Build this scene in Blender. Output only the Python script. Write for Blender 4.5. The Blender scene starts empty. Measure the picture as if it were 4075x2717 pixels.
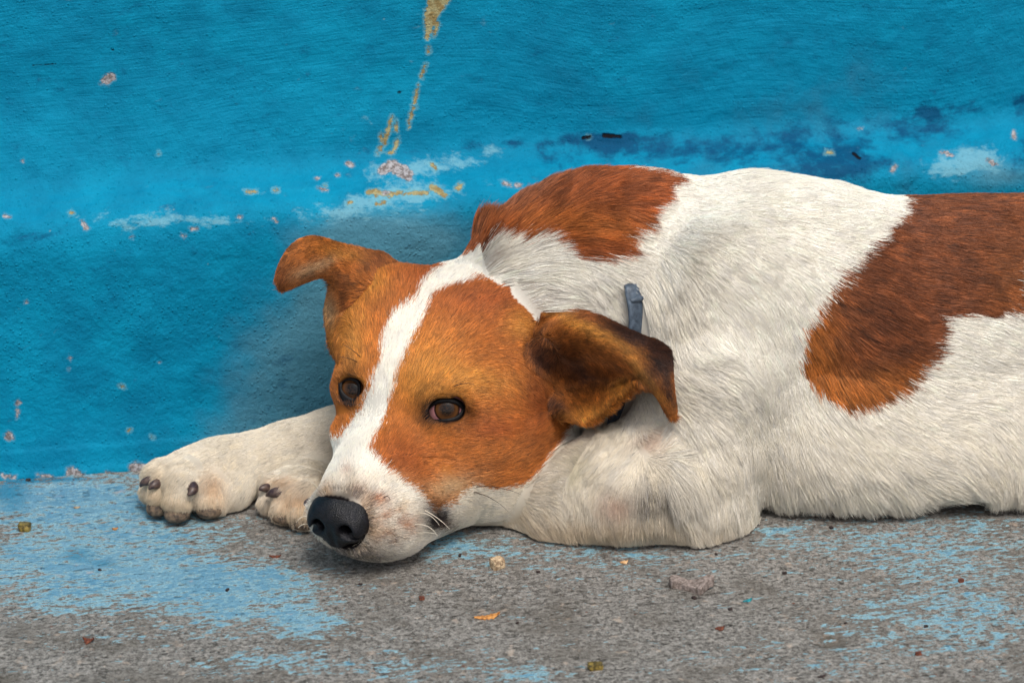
import bpy, math, random
import numpy as np
from mathutils import Vector, Matrix, kdtree
from mathutils.bvhtree import BVHTree
random.seed(7); RNG = np.random.default_rng(11)
FUR = True
sc = bpy.context.scene
# ------------------------------------------------------------------ camera
LENS = 90.0; W0, H0 = 4075.0, 2717.0
FPX = LENS / 36 * W0
psi, pit, roll = map(math.radians, (9, 20, 1.0))
fw = np.array([math.sin(psi)*math.cos(pit), math.cos(psi)*math.cos(pit), -math.sin(pit)])
r0 = np.array([math.cos(psi), -math.sin(psi), 0.]); u0 = np.cross(r0, fw)
rt = r0*math.cos(roll) - u0*math.sin(roll); up = u0*math.cos(roll) + r0*math.sin(roll)
def ray(px, py): return rt*(px-W0/2)/FPX - up*(py-H0/2)/FPX + fw
CAM = -ray(W0/2, 1745)*2.0
def onY(px, py, Y):
    d = ray(px, py); return CAM + d*((Y-CAM[1])/d[1])
def onZ(px, py, z):
    d = ray(px, py); return CAM + d*((z-CAM[2])/d[2])
def proj(P):
    q = np.asarray(P) - CAM; w = q @ fw
    return W0/2 + FPX*(q @ rt)/w, H0/2 - FPX*(q @ up)/w
cd = bpy.data.cameras.new('camera'); cam = bpy.data.objects.new('camera', cd)
sc.collection.objects.link(cam); sc.camera = cam
cd.lens = LENS; cd.sensor_width = 36; cd.clip_start = 0.05; cd.clip_end = 60
M = Matrix(((rt[0], up[0], -fw[0], CAM[0]), (rt[1], up[1], -fw[1], CAM[1]), (rt[2], up[2], -fw[2], CAM[2]), (0, 0, 0, 1)))
cam.matrix_world = M
cd.dof.use_dof = True; cd.dof.aperture_fstop = 9.0
cd.dof.focus_distance = float((onY(1780, 1624, -.165) - CAM) @ fw)
# ------------------------------------------------------------------ light
SUN_EL, SUN_AZ = math.radians(60), math.radians(168)   # azimuth of the light's source seen from the scene
world = bpy.data.worlds.new('World'); sc.world = world; world.use_nodes = True
wn = world.node_tree.nodes; wl = world.node_tree.links
sky = wn.new('ShaderNodeTexSky'); sky.sky_type = 'NISHITA'; sky.sun_disc = False
sky.sun_elevation = SUN_EL; sky.sun_rotation = SUN_AZ; sky.dust_density = 4; sky.air_density = 1.0; sky.ozone_density = .6
hs = wn.new('ShaderNodeHueSaturation'); hs.inputs['Saturation'].default_value = .30; hs.inputs['Value'].default_value = 1.0   # thin overcast: the blue is mostly veiled
wl.new(sky.outputs[0], hs.inputs['Color']); wl.new(hs.outputs[0], wn['Background'].inputs[0]); wn['Background'].inputs[1].default_value = 0.13
sd = bpy.data.lights.new('sun', 'SUN'); sd.energy = 1.5; sd.angle = math.radians(20); sd.color = (1, .93, .84)
so = bpy.data.objects.new('sun', sd); sc.collection.objects.link(so)
sdir = Vector((math.sin(SUN_AZ)*math.cos(SUN_EL), math.cos(SUN_AZ)*math.cos(SUN_EL), math.sin(SUN_EL)))
so.rotation_euler = sdir.to_track_quat('Z', 'Y').to_euler(); so.location = (0, -1, 2)
sc.view_settings.view_transform = 'Standard'; sc.view_settings.look = 'None'
sc.view_settings.gamma = 1; sc.view_settings.exposure = 0.28
sc.cycles.max_bounces = 6; sc.cycles.diffuse_bounces = 3; sc.cycles.glossy_bounces = 2; sc.cycles.transmission_bounces = 3

# ------------------------------------------------------------------ helpers
def lin(c):
    c = np.asarray(c, float)/255.
    return np.where(c <= .04045, c/12.92, ((c+.055)/1.055)**2.4)
def tag(o, label=None, cat=None, group=None, kind=None):
    if label: o['label'] = label
    if cat: o['category'] = cat
    if group: o['group'] = group
    if kind: o['kind'] = kind
def mesh_obj(name, V, F, mat=None, parent=None, smooth=True):
    me = bpy.data.meshes.new(name)
    V = np.asarray(V, np.float32)
    if isinstance(F, np.ndarray):
        n, k = F.shape
        me.vertices.add(len(V)); me.vertices.foreach_set('co', V.ravel())
        me.loops.add(n*k); me.loops.foreach_set('vertex_index', F.astype(np.int32).ravel())
        me.polygons.add(n); me.polygons.foreach_set('loop_start', np.arange(0, n*k, k, dtype=np.int32))
        me.update(calc_edges=True)
    else:
        me.from_pydata([tuple(map(float, v)) for v in V], [], F); me.update()
    me.polygons.foreach_set('use_smooth', np.full(len(me.polygons), smooth))
    o = bpy.data.objects.new(name, me); sc.collection.objects.link(o)
    if mat: me.materials.append(mat)
    if parent: o.parent = parent
    return o
def set_attr(o, name, data):
    data = np.asarray(data, np.float32)
    if data.ndim == 1:
        a = o.data.attributes.new(name, 'FLOAT', 'POINT'); a.data.foreach_set('value', data)
    else:
        a = o.data.attributes.new(name, 'FLOAT_COLOR', 'POINT')
        a.data.foreach_set('color', np.concatenate([data[:, :3], np.ones((len(data), 1), np.float32)], 1).ravel())
def smooth01(x): x = np.clip(x, 0, 1); return x*x*(3-2*x)
def _h(ix, iy, iz, s):
    n = (ix*374761393 + iy*668265263 + iz*2147483647 + s*974634777) & 0xffffffff
    n = ((n ^ (n >> 13))*1274126177) & 0xffffffff
    return ((n ^ (n >> 16)) & 0xffffff)/float(0xffffff)
def vnoise(P, scale, seed=0):
    P = np.asarray(P)/scale; i = np.floor(P).astype(np.int64); f = P-i; f = f*f*(3-2*f); r = 0
    for a in (0, 1):
        for b in (0, 1):
            for c in (0, 1):
                w = (f[:, 0] if a else 1-f[:, 0])*(f[:, 1] if b else 1-f[:, 1])*(f[:, 2] if c else 1-f[:, 2])
                r = r + w*_h(i[:, 0]+a, i[:, 1]+b, i[:, 2]+c, seed)
    return r*2-1
def fbm(P, scale, seed=0, octv=4):
    r = 0; a = 1; t = 0
    for k in range(octv):
        r = r + a*vnoise(P, scale/2**k, seed+k); t += a; a *= .5
    return r/t
def in_poly(x, y, poly):
    p = np.asarray(poly, float); c = np.zeros(len(x), bool); j = len(p)-1
    for i in range(len(p)):
        xi, yi = p[i]; xj, yj = p[j]
        if yi != yj:
            m = ((yi > y) != (yj > y)) & (x < (xj-xi)*(y-yi)/(yj-yi)+xi); c ^= m
        j = i
    return c
def catmull(P, n):
    P = np.asarray(P, float); Q = np.vstack([2*P[:1]-P[1:2], P, 2*P[-1:]-P[-2:-1]]); m = len(P)-1
    t = np.linspace(0, m, n); k = np.minimum(t.astype(int), m-1); f = (t-k)[:, None]
    a, b, c, d = Q[k], Q[k+1], Q[k+2], Q[k+3]
    return .5*((2*b)+(-a+c)*f+(2*a-5*b+4*c-d)*f*f+(-a+3*b-3*c+d)*f**3)
# node helper
class NT:
    def __init__(s, name):
        s.m = bpy.data.materials.new(name); s.m.use_nodes = True; s.t = s.m.node_tree
        s.p = s.t.nodes['Principled BSDF']; s.out = s.t.nodes['Material Output']
    def n(s, kind, **kw):
        x = s.t.nodes.new(kind)
        for k, v in kw.items():
            if k.startswith('i_'):
                key = k[2:]; key = int(key) if key.isdigit() else key.replace('_', ' ')
                s.set(x.inputs[key], v)
            else: setattr(x, k, v)
        return x
    def set(s, inp, v):
        if isinstance(v, bpy.types.NodeSocket): s.t.links.new(v, inp)
        elif isinstance(v, bpy.types.Node): s.t.links.new(v.outputs[0], inp)
        elif isinstance(v, (tuple, list, np.ndarray)) and len(v) == 3 and inp.type == 'RGBA': inp.default_value = (*map(float, v), 1)
        else: inp.default_value = v
    def mapr(s, v, a, b, c=0., d=1., smooth=True):
        x = s.n('ShaderNodeMapRange', interpolation_type='SMOOTHSTEP' if smooth else 'LINEAR')
        s.set(x.inputs[0], v); x.inputs[1].default_value = a; x.inputs[2].default_value = b; x.inputs[3].default_value = c; x.inputs[4].default_value = d
        return x.outputs[0]
    def math(s, op, a, b=0., clamp=False):
        x = s.n('ShaderNodeMath', operation=op, use_clamp=clamp); s.set(x.inputs[0], a); s.set(x.inputs[1], b); return x.outputs[0]
    def mix(s, f, a, b):
        x = s.n('ShaderNodeMix', data_type='RGBA'); s.set(x.inputs[0], f); s.set(x.inputs[6], a); s.set(x.inputs[7], b); return x.outputs[2]
    def noise(s, vec, scale, detail=4, rough=.55, dist=0.):
        x = s.n('ShaderNodeTexNoise'); s.set(x.inputs['Vector'], vec); x.inputs['Scale'].default_value = scale
        x.inputs['Detail'].default_value = detail; x.inputs['Roughness'].default_value = rough; x.inputs['Distortion'].default_value = dist
        return x.outputs[0]
    def scalev(s, vec, v, rot=(0, 0, 0)):
        x = s.n('ShaderNodeMapping'); s.set(x.inputs[0], vec); x.inputs['Scale'].default_value = v; x.inputs['Rotation'].default_value = rot; return x.outputs[0]
    def attr(s, name):
        x = s.n('ShaderNodeAttribute', attribute_name=name); return x
    def bump(s, h, strength, dist, normal=None):
        x = s.n('ShaderNodeBump'); x.inputs['Strength'].default_value = strength; x.inputs['Distance'].default_value = dist
        s.set(x.inputs['Height'], h)
        if normal is not None: s.set(x.inputs['Normal'], normal)
        return x.outputs[0]
# ------------------------------------------------------------------ painted wall with a rounded ledge
def cap_field(px, py, caps):
    f = np.full(px.shape, -80.)
    for (x0, y0, ra, x1, y1, rb) in caps:
        dx, dy = x1-x0, y1-y0; L = max(dx*dx+dy*dy, 1e-6)
        t = np.clip(((px-x0)*dx+(py-y0)*dy)/L, 0, 1)
        f = np.maximum(f, ra+(rb-ra)*t-np.hypot(px-x0-t*dx, py-y0-t*dy))
    return f
def blob_field(px, py, blobs):
    f = np.zeros(px.shape)
    for (x, y, rx, ry, s) in blobs:
        f = f + s*np.exp(-(((px-x)/rx)**2+((py-y)/ry)**2))
    return f
def axis(lo, hi, step, far_lo, far_hi, g=1.25):
    c = list(np.arange(lo, hi+step/2, step)); d = step
    while c[-1] < far_hi: d *= g; c.append(c[-1]+d)
    d = step
    while c[0] > far_lo: d *= g; c.insert(0, c[0]-d)
    return np.array(c)
wx = axis(-.43, .47, .0016, -2.2, 2.6)
prof = np.array([(-.004, -.02), (-.003, .0), (.0, .010), (.002, .05), (.003, .10), (.003, .15), (.003, .180), (.006, .193), (.014, .201), (.030, .209),
                 (.043, .216), (.050, .226), (.052, .245), (.053, .30), (.055, .40), (.058, .55)])
pp = catmull(prof, 2000); sl = np.concatenate([[0], np.cumsum(np.linalg.norm(np.diff(pp, axis=0), axis=1))])
ts = np.arange(0, sl[-1], .0016); wp = np.stack([np.interp(ts, sl, pp[:, 0]), np.interp(ts, sl, pp[:, 1])], 1)
ztop = wp[-1, 1]; d = .0016
while ztop < 2.4: d *= 1.2; ztop += d; wp = np.vstack([wp, [.058+.004*(ztop-.55), ztop]])
XX, TT = np.meshgrid(wx, np.arange(len(wp)), indexing='ij'); nx, nt = XX.shape
YY = wp[TT, 0]; ZZ = wp[TT, 1]
# towards the left the ledge melts into a soft slope
soft = smooth01((-XX-.02)/.35)
Ys = .003+.05*smooth01((ZZ-.165)/.13); YY = YY*(1-.5*soft)+Ys*.5*soft*(ZZ > .02)+YY*.5*soft*(ZZ <= .02)
Pw = np.stack([XX.ravel(), YY.ravel(), ZZ.ravel()], 1)
amp = smooth01((Pw[:, 2]-.004)/.05)
ledge = np.exp(-((Pw[:, 2]-.205)/.022)**2)
Pw[:, 1] += amp*(.0050*fbm(Pw, .16, 3, 3)+.0016*fbm(Pw, .035, 9, 3)+.0005*fbm(Pw, .008, 5, 2)) + ledge*.0022*fbm(Pw, .014, 21, 3)
Pw[:, 2] += ledge*(.005*fbm(Pw, .12, 13, 2)+.0016*fbm(Pw, .012, 33, 2))
idx = np.arange(nx*nt).reshape(nx, nt)
Fw = np.stack([idx[:-1, :-1], idx[1:, :-1], idx[1:, 1:], idx[:-1, 1:]], -1).reshape(-1, 4)
# backing so that the wall has thickness
wall = mesh_obj('painted_wall', Pw, Fw)
tag(wall, 'turquoise blue painted plaster wall with a worn rounded ledge behind the lying dog', 'wall')
wpx, wpy = proj(Pw)
ochre = cap_field(wpx, wpy, [(1750, -20, 42, 1715, 70, 26), (1715, 70, 24, 1700, 150, 9), (1738, 95, 12, 1728, 145, 5), (1706, 190, 7, 1702, 215, 5), (1690, 258, 6, 1676, 310, 7), (1665, 340, 5, 1645, 430, 8), (1640, 440, 6, 1626, 505, 4),
    (1560, 465, 5, 1545, 520, 8), (1545, 520, 8, 1530, 572, 7), (1576, 485, 6, 1580, 520, 5), (1512, 535, 6, 1518, 560, 5), (1582, 560, 9, 1572, 590, 8), (1515, 590, 8, 1518, 600, 5), (1500, 610, 6, 1502, 616, 5), (1560, 605, 7, 1545, 612, 6),
    (1470, 765, 11, 1560, 775, 11), (1560, 770, 7, 1700, 768, 9), (1720, 745, 14, 1772, 778, 10), (1830, 742, 13, 1820, 750, 9), (1500, 812, 8, 1530, 806, 6), (1390, 806, 6, 1405, 804, 5), (980, 760, 6, 1020, 765, 6), (1090, 755, 9, 1100, 758, 8),
    (2335, 545, 4, 2352, 545, 4), (3290, 606, 6, 3310, 610, 5), (1720, 655, 10, 1735, 670, 8), (1290, 740, 4, 1300, 741, 4), (630, 610, 4, 626, 616, 3), (280, 848, 5, 290, 848, 4), (480, 1535, 5, 492, 1538, 4), (512, 1713, 4, 518, 1710, 4), (600, 1738, 4, 610, 1740, 3)])
bare = cap_field(wpx, wpy, [(405, 332, 6, 425, 318, 22), (425, 318, 22, 440, 308, 18), (1520, 680, 18, 1560, 660, 22), (1560, 660, 26, 1615, 690, 26), (1600, 690, 18, 1625, 712, 14), (1265, 752, 5, 1300, 756, 5), (1258, 708, 6, 1266, 710, 5), (1340, 697, 5, 1350, 697, 4),
    (1530, 765, 9, 1538, 768, 8), (325, 880, 6, 345, 905, 8), (760, 912, 6, 785, 910, 6), (720, 930, 5, 735, 940, 5), (950, 860, 5, 960, 862, 4), (1090, 870, 4, 1100, 880, 5), (35, 1735, 17, 42, 1742, 14), (70, 1605, 9, 76, 1600, 8), (70, 1630, 5, 66, 1665, 4), (275, 1425, 5, 280, 1430, 4),
    (270, 1465, 4, 274, 1468, 3), (632, 1443, 4, 636, 1444, 3), (2005, 730, 8, 2030, 740, 8), (2055, 736, 9, 2070, 738, 8), (1385, 650, 12, 1400, 660, 8), (3750, 605, 9, 3790, 618, 8), (3560, 665, 8, 3550, 680, 8), (3930, 640, 9, 3960, 655, 9), (4035, 530, 8, 4035, 545, 10), (105, 1200, 5, 106, 1203, 5),
    (20, 860, 5, 40, 865, 4), (520, 945, 5, 530, 950, 4), (90, 640, 4, 92, 645, 4), (3420, 512, 5, 3428, 514, 5), (3690, 1000, 1, 3690, 1000, 1), (280, 1880, 22, 330, 1895, 14), (540, 1862, 26, 600, 1868, 16), (10, 1893, 10, 60, 1900, 7), (150, 1890, 8, 210, 1898, 6), (420, 1885, 6, 450, 1888, 5)])
pale = blob_field(wpx, wpy, [(1600, 690, 170, 70, .6), (1640, 760, 160, 40, .5), (3850, 640, 200, 70, .4), (1750, 650, 90, 40, .9), (1900, 640, 70, 30, .7), (1960, 600, 60, 25, .8), (1550, 800, 260, 45, .7), (1350, 850, 220, 40, .7), (700, 860, 260, 35, .55), (900, 880, 200, 30, .6), (300, 850, 140, 30, .4), (3900, 640, 150, 50, .7), (3760, 680, 100, 40, .5), (1460, 470, 60, 30, .5), (1400, 540, 70, 25, .5),
    (1000, 760, 200, 25, .3), (1690, 100, 40, 60, .5), (2020, 730, 90, 30, .6), (1880, 120, 60, 60, .2), (500, 900, 200, 30, .45)])
grey_shade = blob_field(wpx, wpy, [(1250, 1500, 330, 330, .95), (1050, 1750, 380, 130, .55), (1350, 1250, 200, 260, .7), (1650, 1000, 330, 170, .8), (1450, 930, 250, 90, .6), (3200, 1000, 900, 900, .35), (3980, 700, 160, 60, .6)])  # greyer blue around the dog, its shadow left of the head painted in
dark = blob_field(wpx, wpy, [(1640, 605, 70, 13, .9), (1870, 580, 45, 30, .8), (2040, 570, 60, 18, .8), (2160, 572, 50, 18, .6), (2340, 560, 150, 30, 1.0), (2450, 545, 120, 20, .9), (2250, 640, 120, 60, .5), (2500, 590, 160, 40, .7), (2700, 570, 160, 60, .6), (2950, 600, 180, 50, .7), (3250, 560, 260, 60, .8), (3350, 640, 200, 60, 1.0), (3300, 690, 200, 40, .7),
    (3700, 445, 60, 40, 1.2), (3760, 510, 80, 40, .8), (3880, 435, 55, 22, 1.0), (3800, 440, 40, 30, .6), (3600, 520, 130, 40, .6), (4065, 410, 40, 50, 1.2), (4060, 640, 60, 60, .8), (3450, 470, 120, 30, .5), (3150, 500, 160, 40, .45), (3830, 290, 130, 18, .45), (2900, 650, 120, 30, .4), (560, 940, 160, 22, .4), (120, 940, 160, 25, .5), (590, 250, 10, 10, .0), (1010, 330, 25, 14, .5), (445, 0, 300, 60, .2)])
pit = cap_field(wpx, wpy, [(2322, 549, 8, 2350, 546, 6), (2405, 540, 9, 2470, 546, 7), (3395, 612, 5, 3420, 630, 6), (1588, 368, 7, 1594, 370, 5), (445, 198, 5, 450, 200, 4), (130, 262, 1, 225, 254, 1.5), (3770, 280, 5, 3772, 282, 4)])
for nme, arr in (('ochre', ochre), ('bare', bare), ('pale', pale), ('grey_shade', grey_shade), ('dark', dark), ('pit', pit)): set_attr(wall, nme, arr)

t = NT('blue_wall_paint'); g = t.n('ShaderNodeNewGeometry').outputs['Position']
warp = t.n('ShaderNodeVectorMath', operation='ADD')
nv = t.n('ShaderNodeTexNoise'); t.set(nv.inputs['Vector'], g); nv.inputs['Scale'].default_value = 3.2; nv.inputs['Detail'].default_value = 1
sc1 = t.n('ShaderNodeVectorMath', operation='SCALE'); t.set(sc1.inputs[0], nv.outputs['Color']); sc1.inputs['Scale'].default_value = .11
t.set(warp.inputs[0], g); t.set(warp.inputs[1], sc1.outputs[0]); gw = warp.outputs[0]
brush = t.noise(t.scalev(gw, (24, 100, 430), (0, .10, 0)), 1, 4, .72)
brush2 = t.noise(t.scalev(gw, (9, 60, 110), (0, -.12, 0)), 1, 4, .6)
grain = t.noise(g, 520, 3, .6); lumps = t.noise(g, 210, 4, .66); mott = t.noise(g, 26, 5, .6); big = t.noise(g, 6, 3, .5)
N6 = t.noise(g, 330, 5, .7); NS = t.noise(t.scalev(gw, (62, 62, 120)), 1, 5, .7)
base = t.mix(t.mapr(big, .3, .7), lin((0, 128, 165)), lin((2, 142, 178)))
base = t.mix(t.mapr(mott, .3, .75), base, lin((0, 114, 150)))
base = t.mix(t.math('MULTIPLY', t.mapr(brush, .35, .7), .08), base, lin((0, 94, 128)))
shadem = t.math('MULTIPLY', t.mapr(t.math('ADD', t.attr('grey_shade').outputs['Fac'], t.math('MULTIPLY', t.math('SUBTRACT', mott, .5), .7)), .15, .95), .8)
base = t.mix(shadem, base, lin((84, 134, 152)))
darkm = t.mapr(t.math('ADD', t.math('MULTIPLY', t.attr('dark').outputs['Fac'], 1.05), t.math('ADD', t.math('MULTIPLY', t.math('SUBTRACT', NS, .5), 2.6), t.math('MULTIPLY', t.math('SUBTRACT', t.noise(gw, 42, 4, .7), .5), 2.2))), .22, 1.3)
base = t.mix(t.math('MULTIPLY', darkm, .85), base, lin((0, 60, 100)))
palem = t.mapr(t.math('ADD', t.attr('pale').outputs['Fac'], t.math('MULTIPLY', t.math('SUBTRACT', NS, .5), 2.8)), .45, 1.0)
base = t.mix(t.math('MULTIPLY', palem, .75), base, lin((112, 168, 186)))
# small random chips everywhere on the lower part and ledge
spk = t.n('ShaderNodeTexVoronoi'); t.set(spk.inputs['Vector'], gw); spk.inputs['Scale'].default_value = 42
spm = t.mapr(t.math('ADD', spk.outputs['Distance'], t.math('MULTIPLY', N6, .12)), .10, .075)
sz = t.n('ShaderNodeSeparateXYZ'); t.set(sz.inputs[0], g)
low = t.mapr(sz.outputs[2], .27, .17, .06, .30)
spm = t.math('MULTIPLY', spm, t.math('LESS_THAN', t.n('ShaderNodeSeparateColor', i_0=spk.outputs['Color']).outputs[0], low))
base = t.mix(t.math('MULTIPLY', spm, .65), base, lin((120, 140, 140)))
chipn = t.math('ADD', t.math('MULTIPLY', t.math('SUBTRACT', N6, .5), 26), t.math('MULTIPLY', t.math('SUBTRACT', t.noise(t.scalev(g, (150, 150, 260)), 1, 4, .7), .5), 34))
oc = t.math('ADD', t.attr('ochre').outputs['Fac'], chipn)
base = t.mix(t.math('MULTIPLY', t.mapr(oc, -12, -1), .45), base, lin((120, 175, 185)))
base = t.mix(t.mapr(oc, -1, 3), base, t.mix(t.mapr(lumps, .4, .6), lin((160, 154, 116)), lin((136, 118, 78))))
ba = t.math('ADD', t.attr('bare').outputs['Fac'], chipn)
base = t.mix(t.math('MULTIPLY', t.mapr(ba, -9, -1), .35), base, lin((120, 160, 185)))
base = t.mix(t.mapr(ba, -1, 3), base, t.mix(t.mapr(N6, .38, .62), lin((104, 96, 94)), lin((168, 166, 170))))
pi_ = t.math('ADD', t.attr('pit').outputs['Fac'], t.math('MULTIPLY', chipn, .4))
pitm = t.mapr(pi_, -2, 3)
base = t.mix(pitm, base, lin((20, 16, 22)))
t.set(t.p.inputs['Base Color'], base); t.p.inputs['Roughness'].default_value = .66; t.p.inputs['Specular IOR Level'].default_value = .10
upm = t.mapr(sz.outputs[2], .16, .26, .12, 1.)
h = t.math('ADD', t.math('MULTIPLY', brush, t.math('MULTIPLY', upm, .55)), t.math('MULTIPLY', brush2, .30))
h = t.math('ADD', h, t.math('MULTIPLY', grain, .30))
lm = t.mapr(sz.outputs[2], .28, .16, .55, 1.)
vo = t.n('ShaderNodeTexVoronoi'); t.set(vo.inputs['Vector'], g); vo.inputs['Scale'].default_value = 300
knob = t.math('MULTIPLY', t.mapr(vo.outputs['Distance'], .36, .08), t.math('GREATER_THAN', t.n('ShaderNodeSeparateColor', i_0=vo.outputs['Color']).outputs[1], .62))
h = t.math('ADD', h, t.math('MULTIPLY', t.math('ADD', t.math('MULTIPLY', lumps, 1.0), t.math('MULTIPLY', knob, .38)), lm))
h = t.math('SUBTRACT', h, t.math('MULTIPLY', t.mapr(t.math('MAXIMUM', oc, ba), -3, 3), .35))
h = t.math('SUBTRACT', h, t.math('MULTIPLY', pitm, 2.))
t.set(t.p.inputs['Normal'], t.bump(h, .9, .0017))
wall.data.materials.append(t.m)

# ------------------------------------------------------------------ ground
gx = axis(-.43, .47, .002, -14, 14); gy = axis(-.46, .0, .002, -8, .25)
GX, GY = np.meshgrid(gx, gy, indexing='ij'); n1, n2 = GX.shape
Pg = np.stack([GX.ravel(), GY.ravel(), np.zeros(GX.size)], 1)
fine = smooth01(1-(np.maximum(np.abs(Pg[:, 0])-.45, 0)+np.maximum(-Pg[:, 1]-.46, 0))/.2)
Pg[:, 2] = fine*(.0012*fbm(Pg, .07, 4, 3)+.0005*fbm(Pg, .012, 8, 3)-.0012)
gpx, gpy = proj(Pg)
for (x, y, r, dpt) in ((3290, 2540, 60, .004), (830, 2645, 45, .002), (3860, 2550, 40, .002)):
    c = onZ(x, y, 0); Pg[:, 2] -= dpt*np.exp(-(((Pg[:, 0]-c[0])/(r*.0002))**2+((Pg[:, 1]-c[1])/(r*.0002*.8))**2))
idx = np.arange(n1*n2).reshape(n1, n2)
Fg = np.stack([idx[:-1, :-1], idx[1:, :-1], idx[1:, 1:], idx[:-1, 1:]], -1).reshape(-1, 4)
ground = mesh_obj('ground', Pg, Fg); tag(ground, 'grey concrete ground with worn flaking pale blue paint', None, None, 'structure')
dens = blob_field(gpx, gpy, [(100, 1980, 500, 110, .75), (500, 2000, 420, 90, .5), (650, 2120, 450, 60, .35), (300, 2230, 480, 110, .8), (700, 2310, 430, 90, .65), (1000, 2350, 300, 80, .35), (1230, 2480, 150, 60, .7), (900, 2430, 300, 60, .5), (200, 2400, 260, 60, .45), (1430, 2110, 60, 30, -.2),
    (1050, 2290, 160, 40, .35), (1790, 2180, 130, 60, .55), (1600, 2330, 250, 40, .12), (2050, 2180, 300, 80, .22), (2500, 2200, 400, 60, .22), (3100, 2110, 120, 30, .5), (3300, 2170, 350, 70, .22), (3800, 2190, 420, 140, .36), (3700, 2500, 500, 160, .2), (2500, 2250, 600, 100, .12), (3900, 2450, 350, 150, .25), (3500, 2400, 300, 120, .12),
    (600, 2530, 500, 50, .25), (1000, 2640, 400, 50, .30), (1700, 2650, 350, 60, .35), (2100, 2680, 160, 40, .4), (1150, 2620, 180, 30, .3), (2900, 2620, 300, 80, .12), (3400, 2630, 250, 60, .2), (500, 2620, 300, 60, -.1), (3700, 2080, 500, 40, .15)])
out = np.hypot(np.maximum(np.abs(Pg[:, 0])-.4, 0), np.maximum(np.abs(Pg[:, 1]+.2)-.3, 0)) > 0
dens = 1.0*np.tanh(dens/.95)
dens = np.where(out, dens*.7+.2*fbm(Pg, .3, 5, 2), dens)
set_attr(ground, 'paint', dens)
set_attr(ground, 'teal', blob_field(gpx, gpy, [(310, 2210, 100, 40, .55), (420, 2245, 60, 20, .5), (20, 1950, 150, 60, .7), (60, 2040, 80, 40, .4), (800, 2260, 120, 40, .3), (0, 2500, 60, 60, .6), (80, 1905, 400, 14, .9)]))
set_attr(ground, 'stain', blob_field(gpx, gpy, [(500, 2560, 500, 45, .8), (830, 2630, 120, 18, 1.0), (3300, 2540, 80, 30, 1.2), (20, 2700, 160, 60, 1.), (1950, 2400, 500, 80, .35), (3400, 2240, 160, 50, .5), (3900, 2560, 130, 30, .6), (2900, 2660, 300, 60, .4), (3150, 2000, 300, 60, .5), (900, 2220, 130, 60, .3), (2300, 2450, 300, 70, .3)]))
t = NT('worn_painted_concrete'); g = t.n('ShaderNodeNewGeometry').outputs['Position']
n1_ = t.noise(g, 900, 4, .7); n2_ = t.noise(g, 330, 5, .7); n3_ = t.noise(g, 90, 4, .6); n4_ = t.noise(g, 18, 4, .6)
st = t.noise(t.scalev(g, (130, 300, 100)), 1, 8, .74); st2 = t.noise(t.scalev(g, (40, 95, 50), (0, 0, .12)), 1, 5, .6)
con = t.mix(t.mapr(t.math('ADD', t.math('MULTIPLY', n2_, .6), t.math('MULTIPLY', n1_, .4)), .38, .62), lin((72, 69, 65)), lin((168, 164, 158)))
con = t.mix(t.mapr(n1_, .56, .70), con, lin((62, 56, 52)))
crk = t.noise(t.scalev(g, (120, 260, 100)), 1, 5, .75)
con = t.mix(t.math('MULTIPLY', t.mapr(crk, .60, .68), .75), con, lin((48, 43, 40)))
con = t.mix(t.math('MULTIPLY', t.mapr(n4_, .45, .65), .5), con, lin((98, 92, 84)))
con = t.mix(t.math('MULTIPLY', t.mapr(n3_, .6, .72), .55), con, lin((196, 176, 158)))
stn = t.mapr(t.math('ADD', t.attr('stain').outputs['Fac'], t.math('MULTIPLY', t.math('SUBTRACT', n4_, .5), 1.)), .3, 1.1)
con = t.mix(t.math('MULTIPLY', stn, .6), con, lin((74, 66, 54)))
f = t.math('ADD', t.math('MULTIPLY', st, .66), t.math('MULTIPLY', st2, .34)); f = t.math('ADD', f, t.math('MULTIPLY', t.math('SUBTRACT', n2_, .5), .16))
f = t.math('ADD', f, t.math('MULTIPLY', t.attr('paint').outputs['Fac'], .24)); f = t.math('ADD', f, .006)
pm = t.mapr(f, .600, .612); edge = t.mapr(f, .565, .60)
pcol = t.mix(t.mapr(n4_, .3, .7), lin((82, 144, 176)), lin((112, 162, 186)))
pcol = t.mix(t.mapr(f, .60, .70), lin((164, 202, 210)), pcol)
pcol = t.mix(t.mapr(t.math('ADD', t.attr('teal').outputs['Fac'], t.math('MULTIPLY', t.math('SUBTRACT', n4_, .5), .9)), .2, .8), pcol, lin((14, 126, 162)))
pcol = t.mix(t.math('MULTIPLY', t.mapr(n1_, .5, .66), .6), pcol, lin((92, 110, 120)))
pcol = t.mix(t.math('MULTIPLY', t.mapr(n3_, .62, .74), .4), pcol, lin((190, 165, 160)))
col = t.mix(t.math('MULTIPLY', edge, .35), con, lin((196, 180, 170)))
col = t.mix(t.math('MULTIPLY', pm, .94), col, pcol)
vg = t.n('ShaderNodeTexVoronoi'); t.set(vg.inputs['Vector'], g); vg.inputs['Scale'].default_value = 130; vs = t.n('ShaderNodeSeparateColor', i_0=vg.outputs['Color'])
col = t.mix(t.math('MULTIPLY', t.math('MULTIPLY', t.mapr(t.math('ADD', vg.outputs['Distance'], t.math('MULTIPLY', n2_, .15)), .24, .16), t.math('GREATER_THAN', vs.outputs[0], .90)), .85), col, t.mix(vs.outputs[1], lin((30, 24, 24)), lin((120, 70, 52))))
t.set(t.p.inputs['Base Color'], col); t.p.inputs['Roughness'].default_value = .78; t.p.inputs['Specular IOR Level'].default_value = .25
h = t.math('ADD', t.math('MULTIPLY', n2_, .8), t.math('MULTIPLY', n1_, .35)); h = t.math('ADD', h, t.math('MULTIPLY', pm, .28)); h = t.math('ADD', h, t.math('MULTIPLY', n3_, .6))
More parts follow.
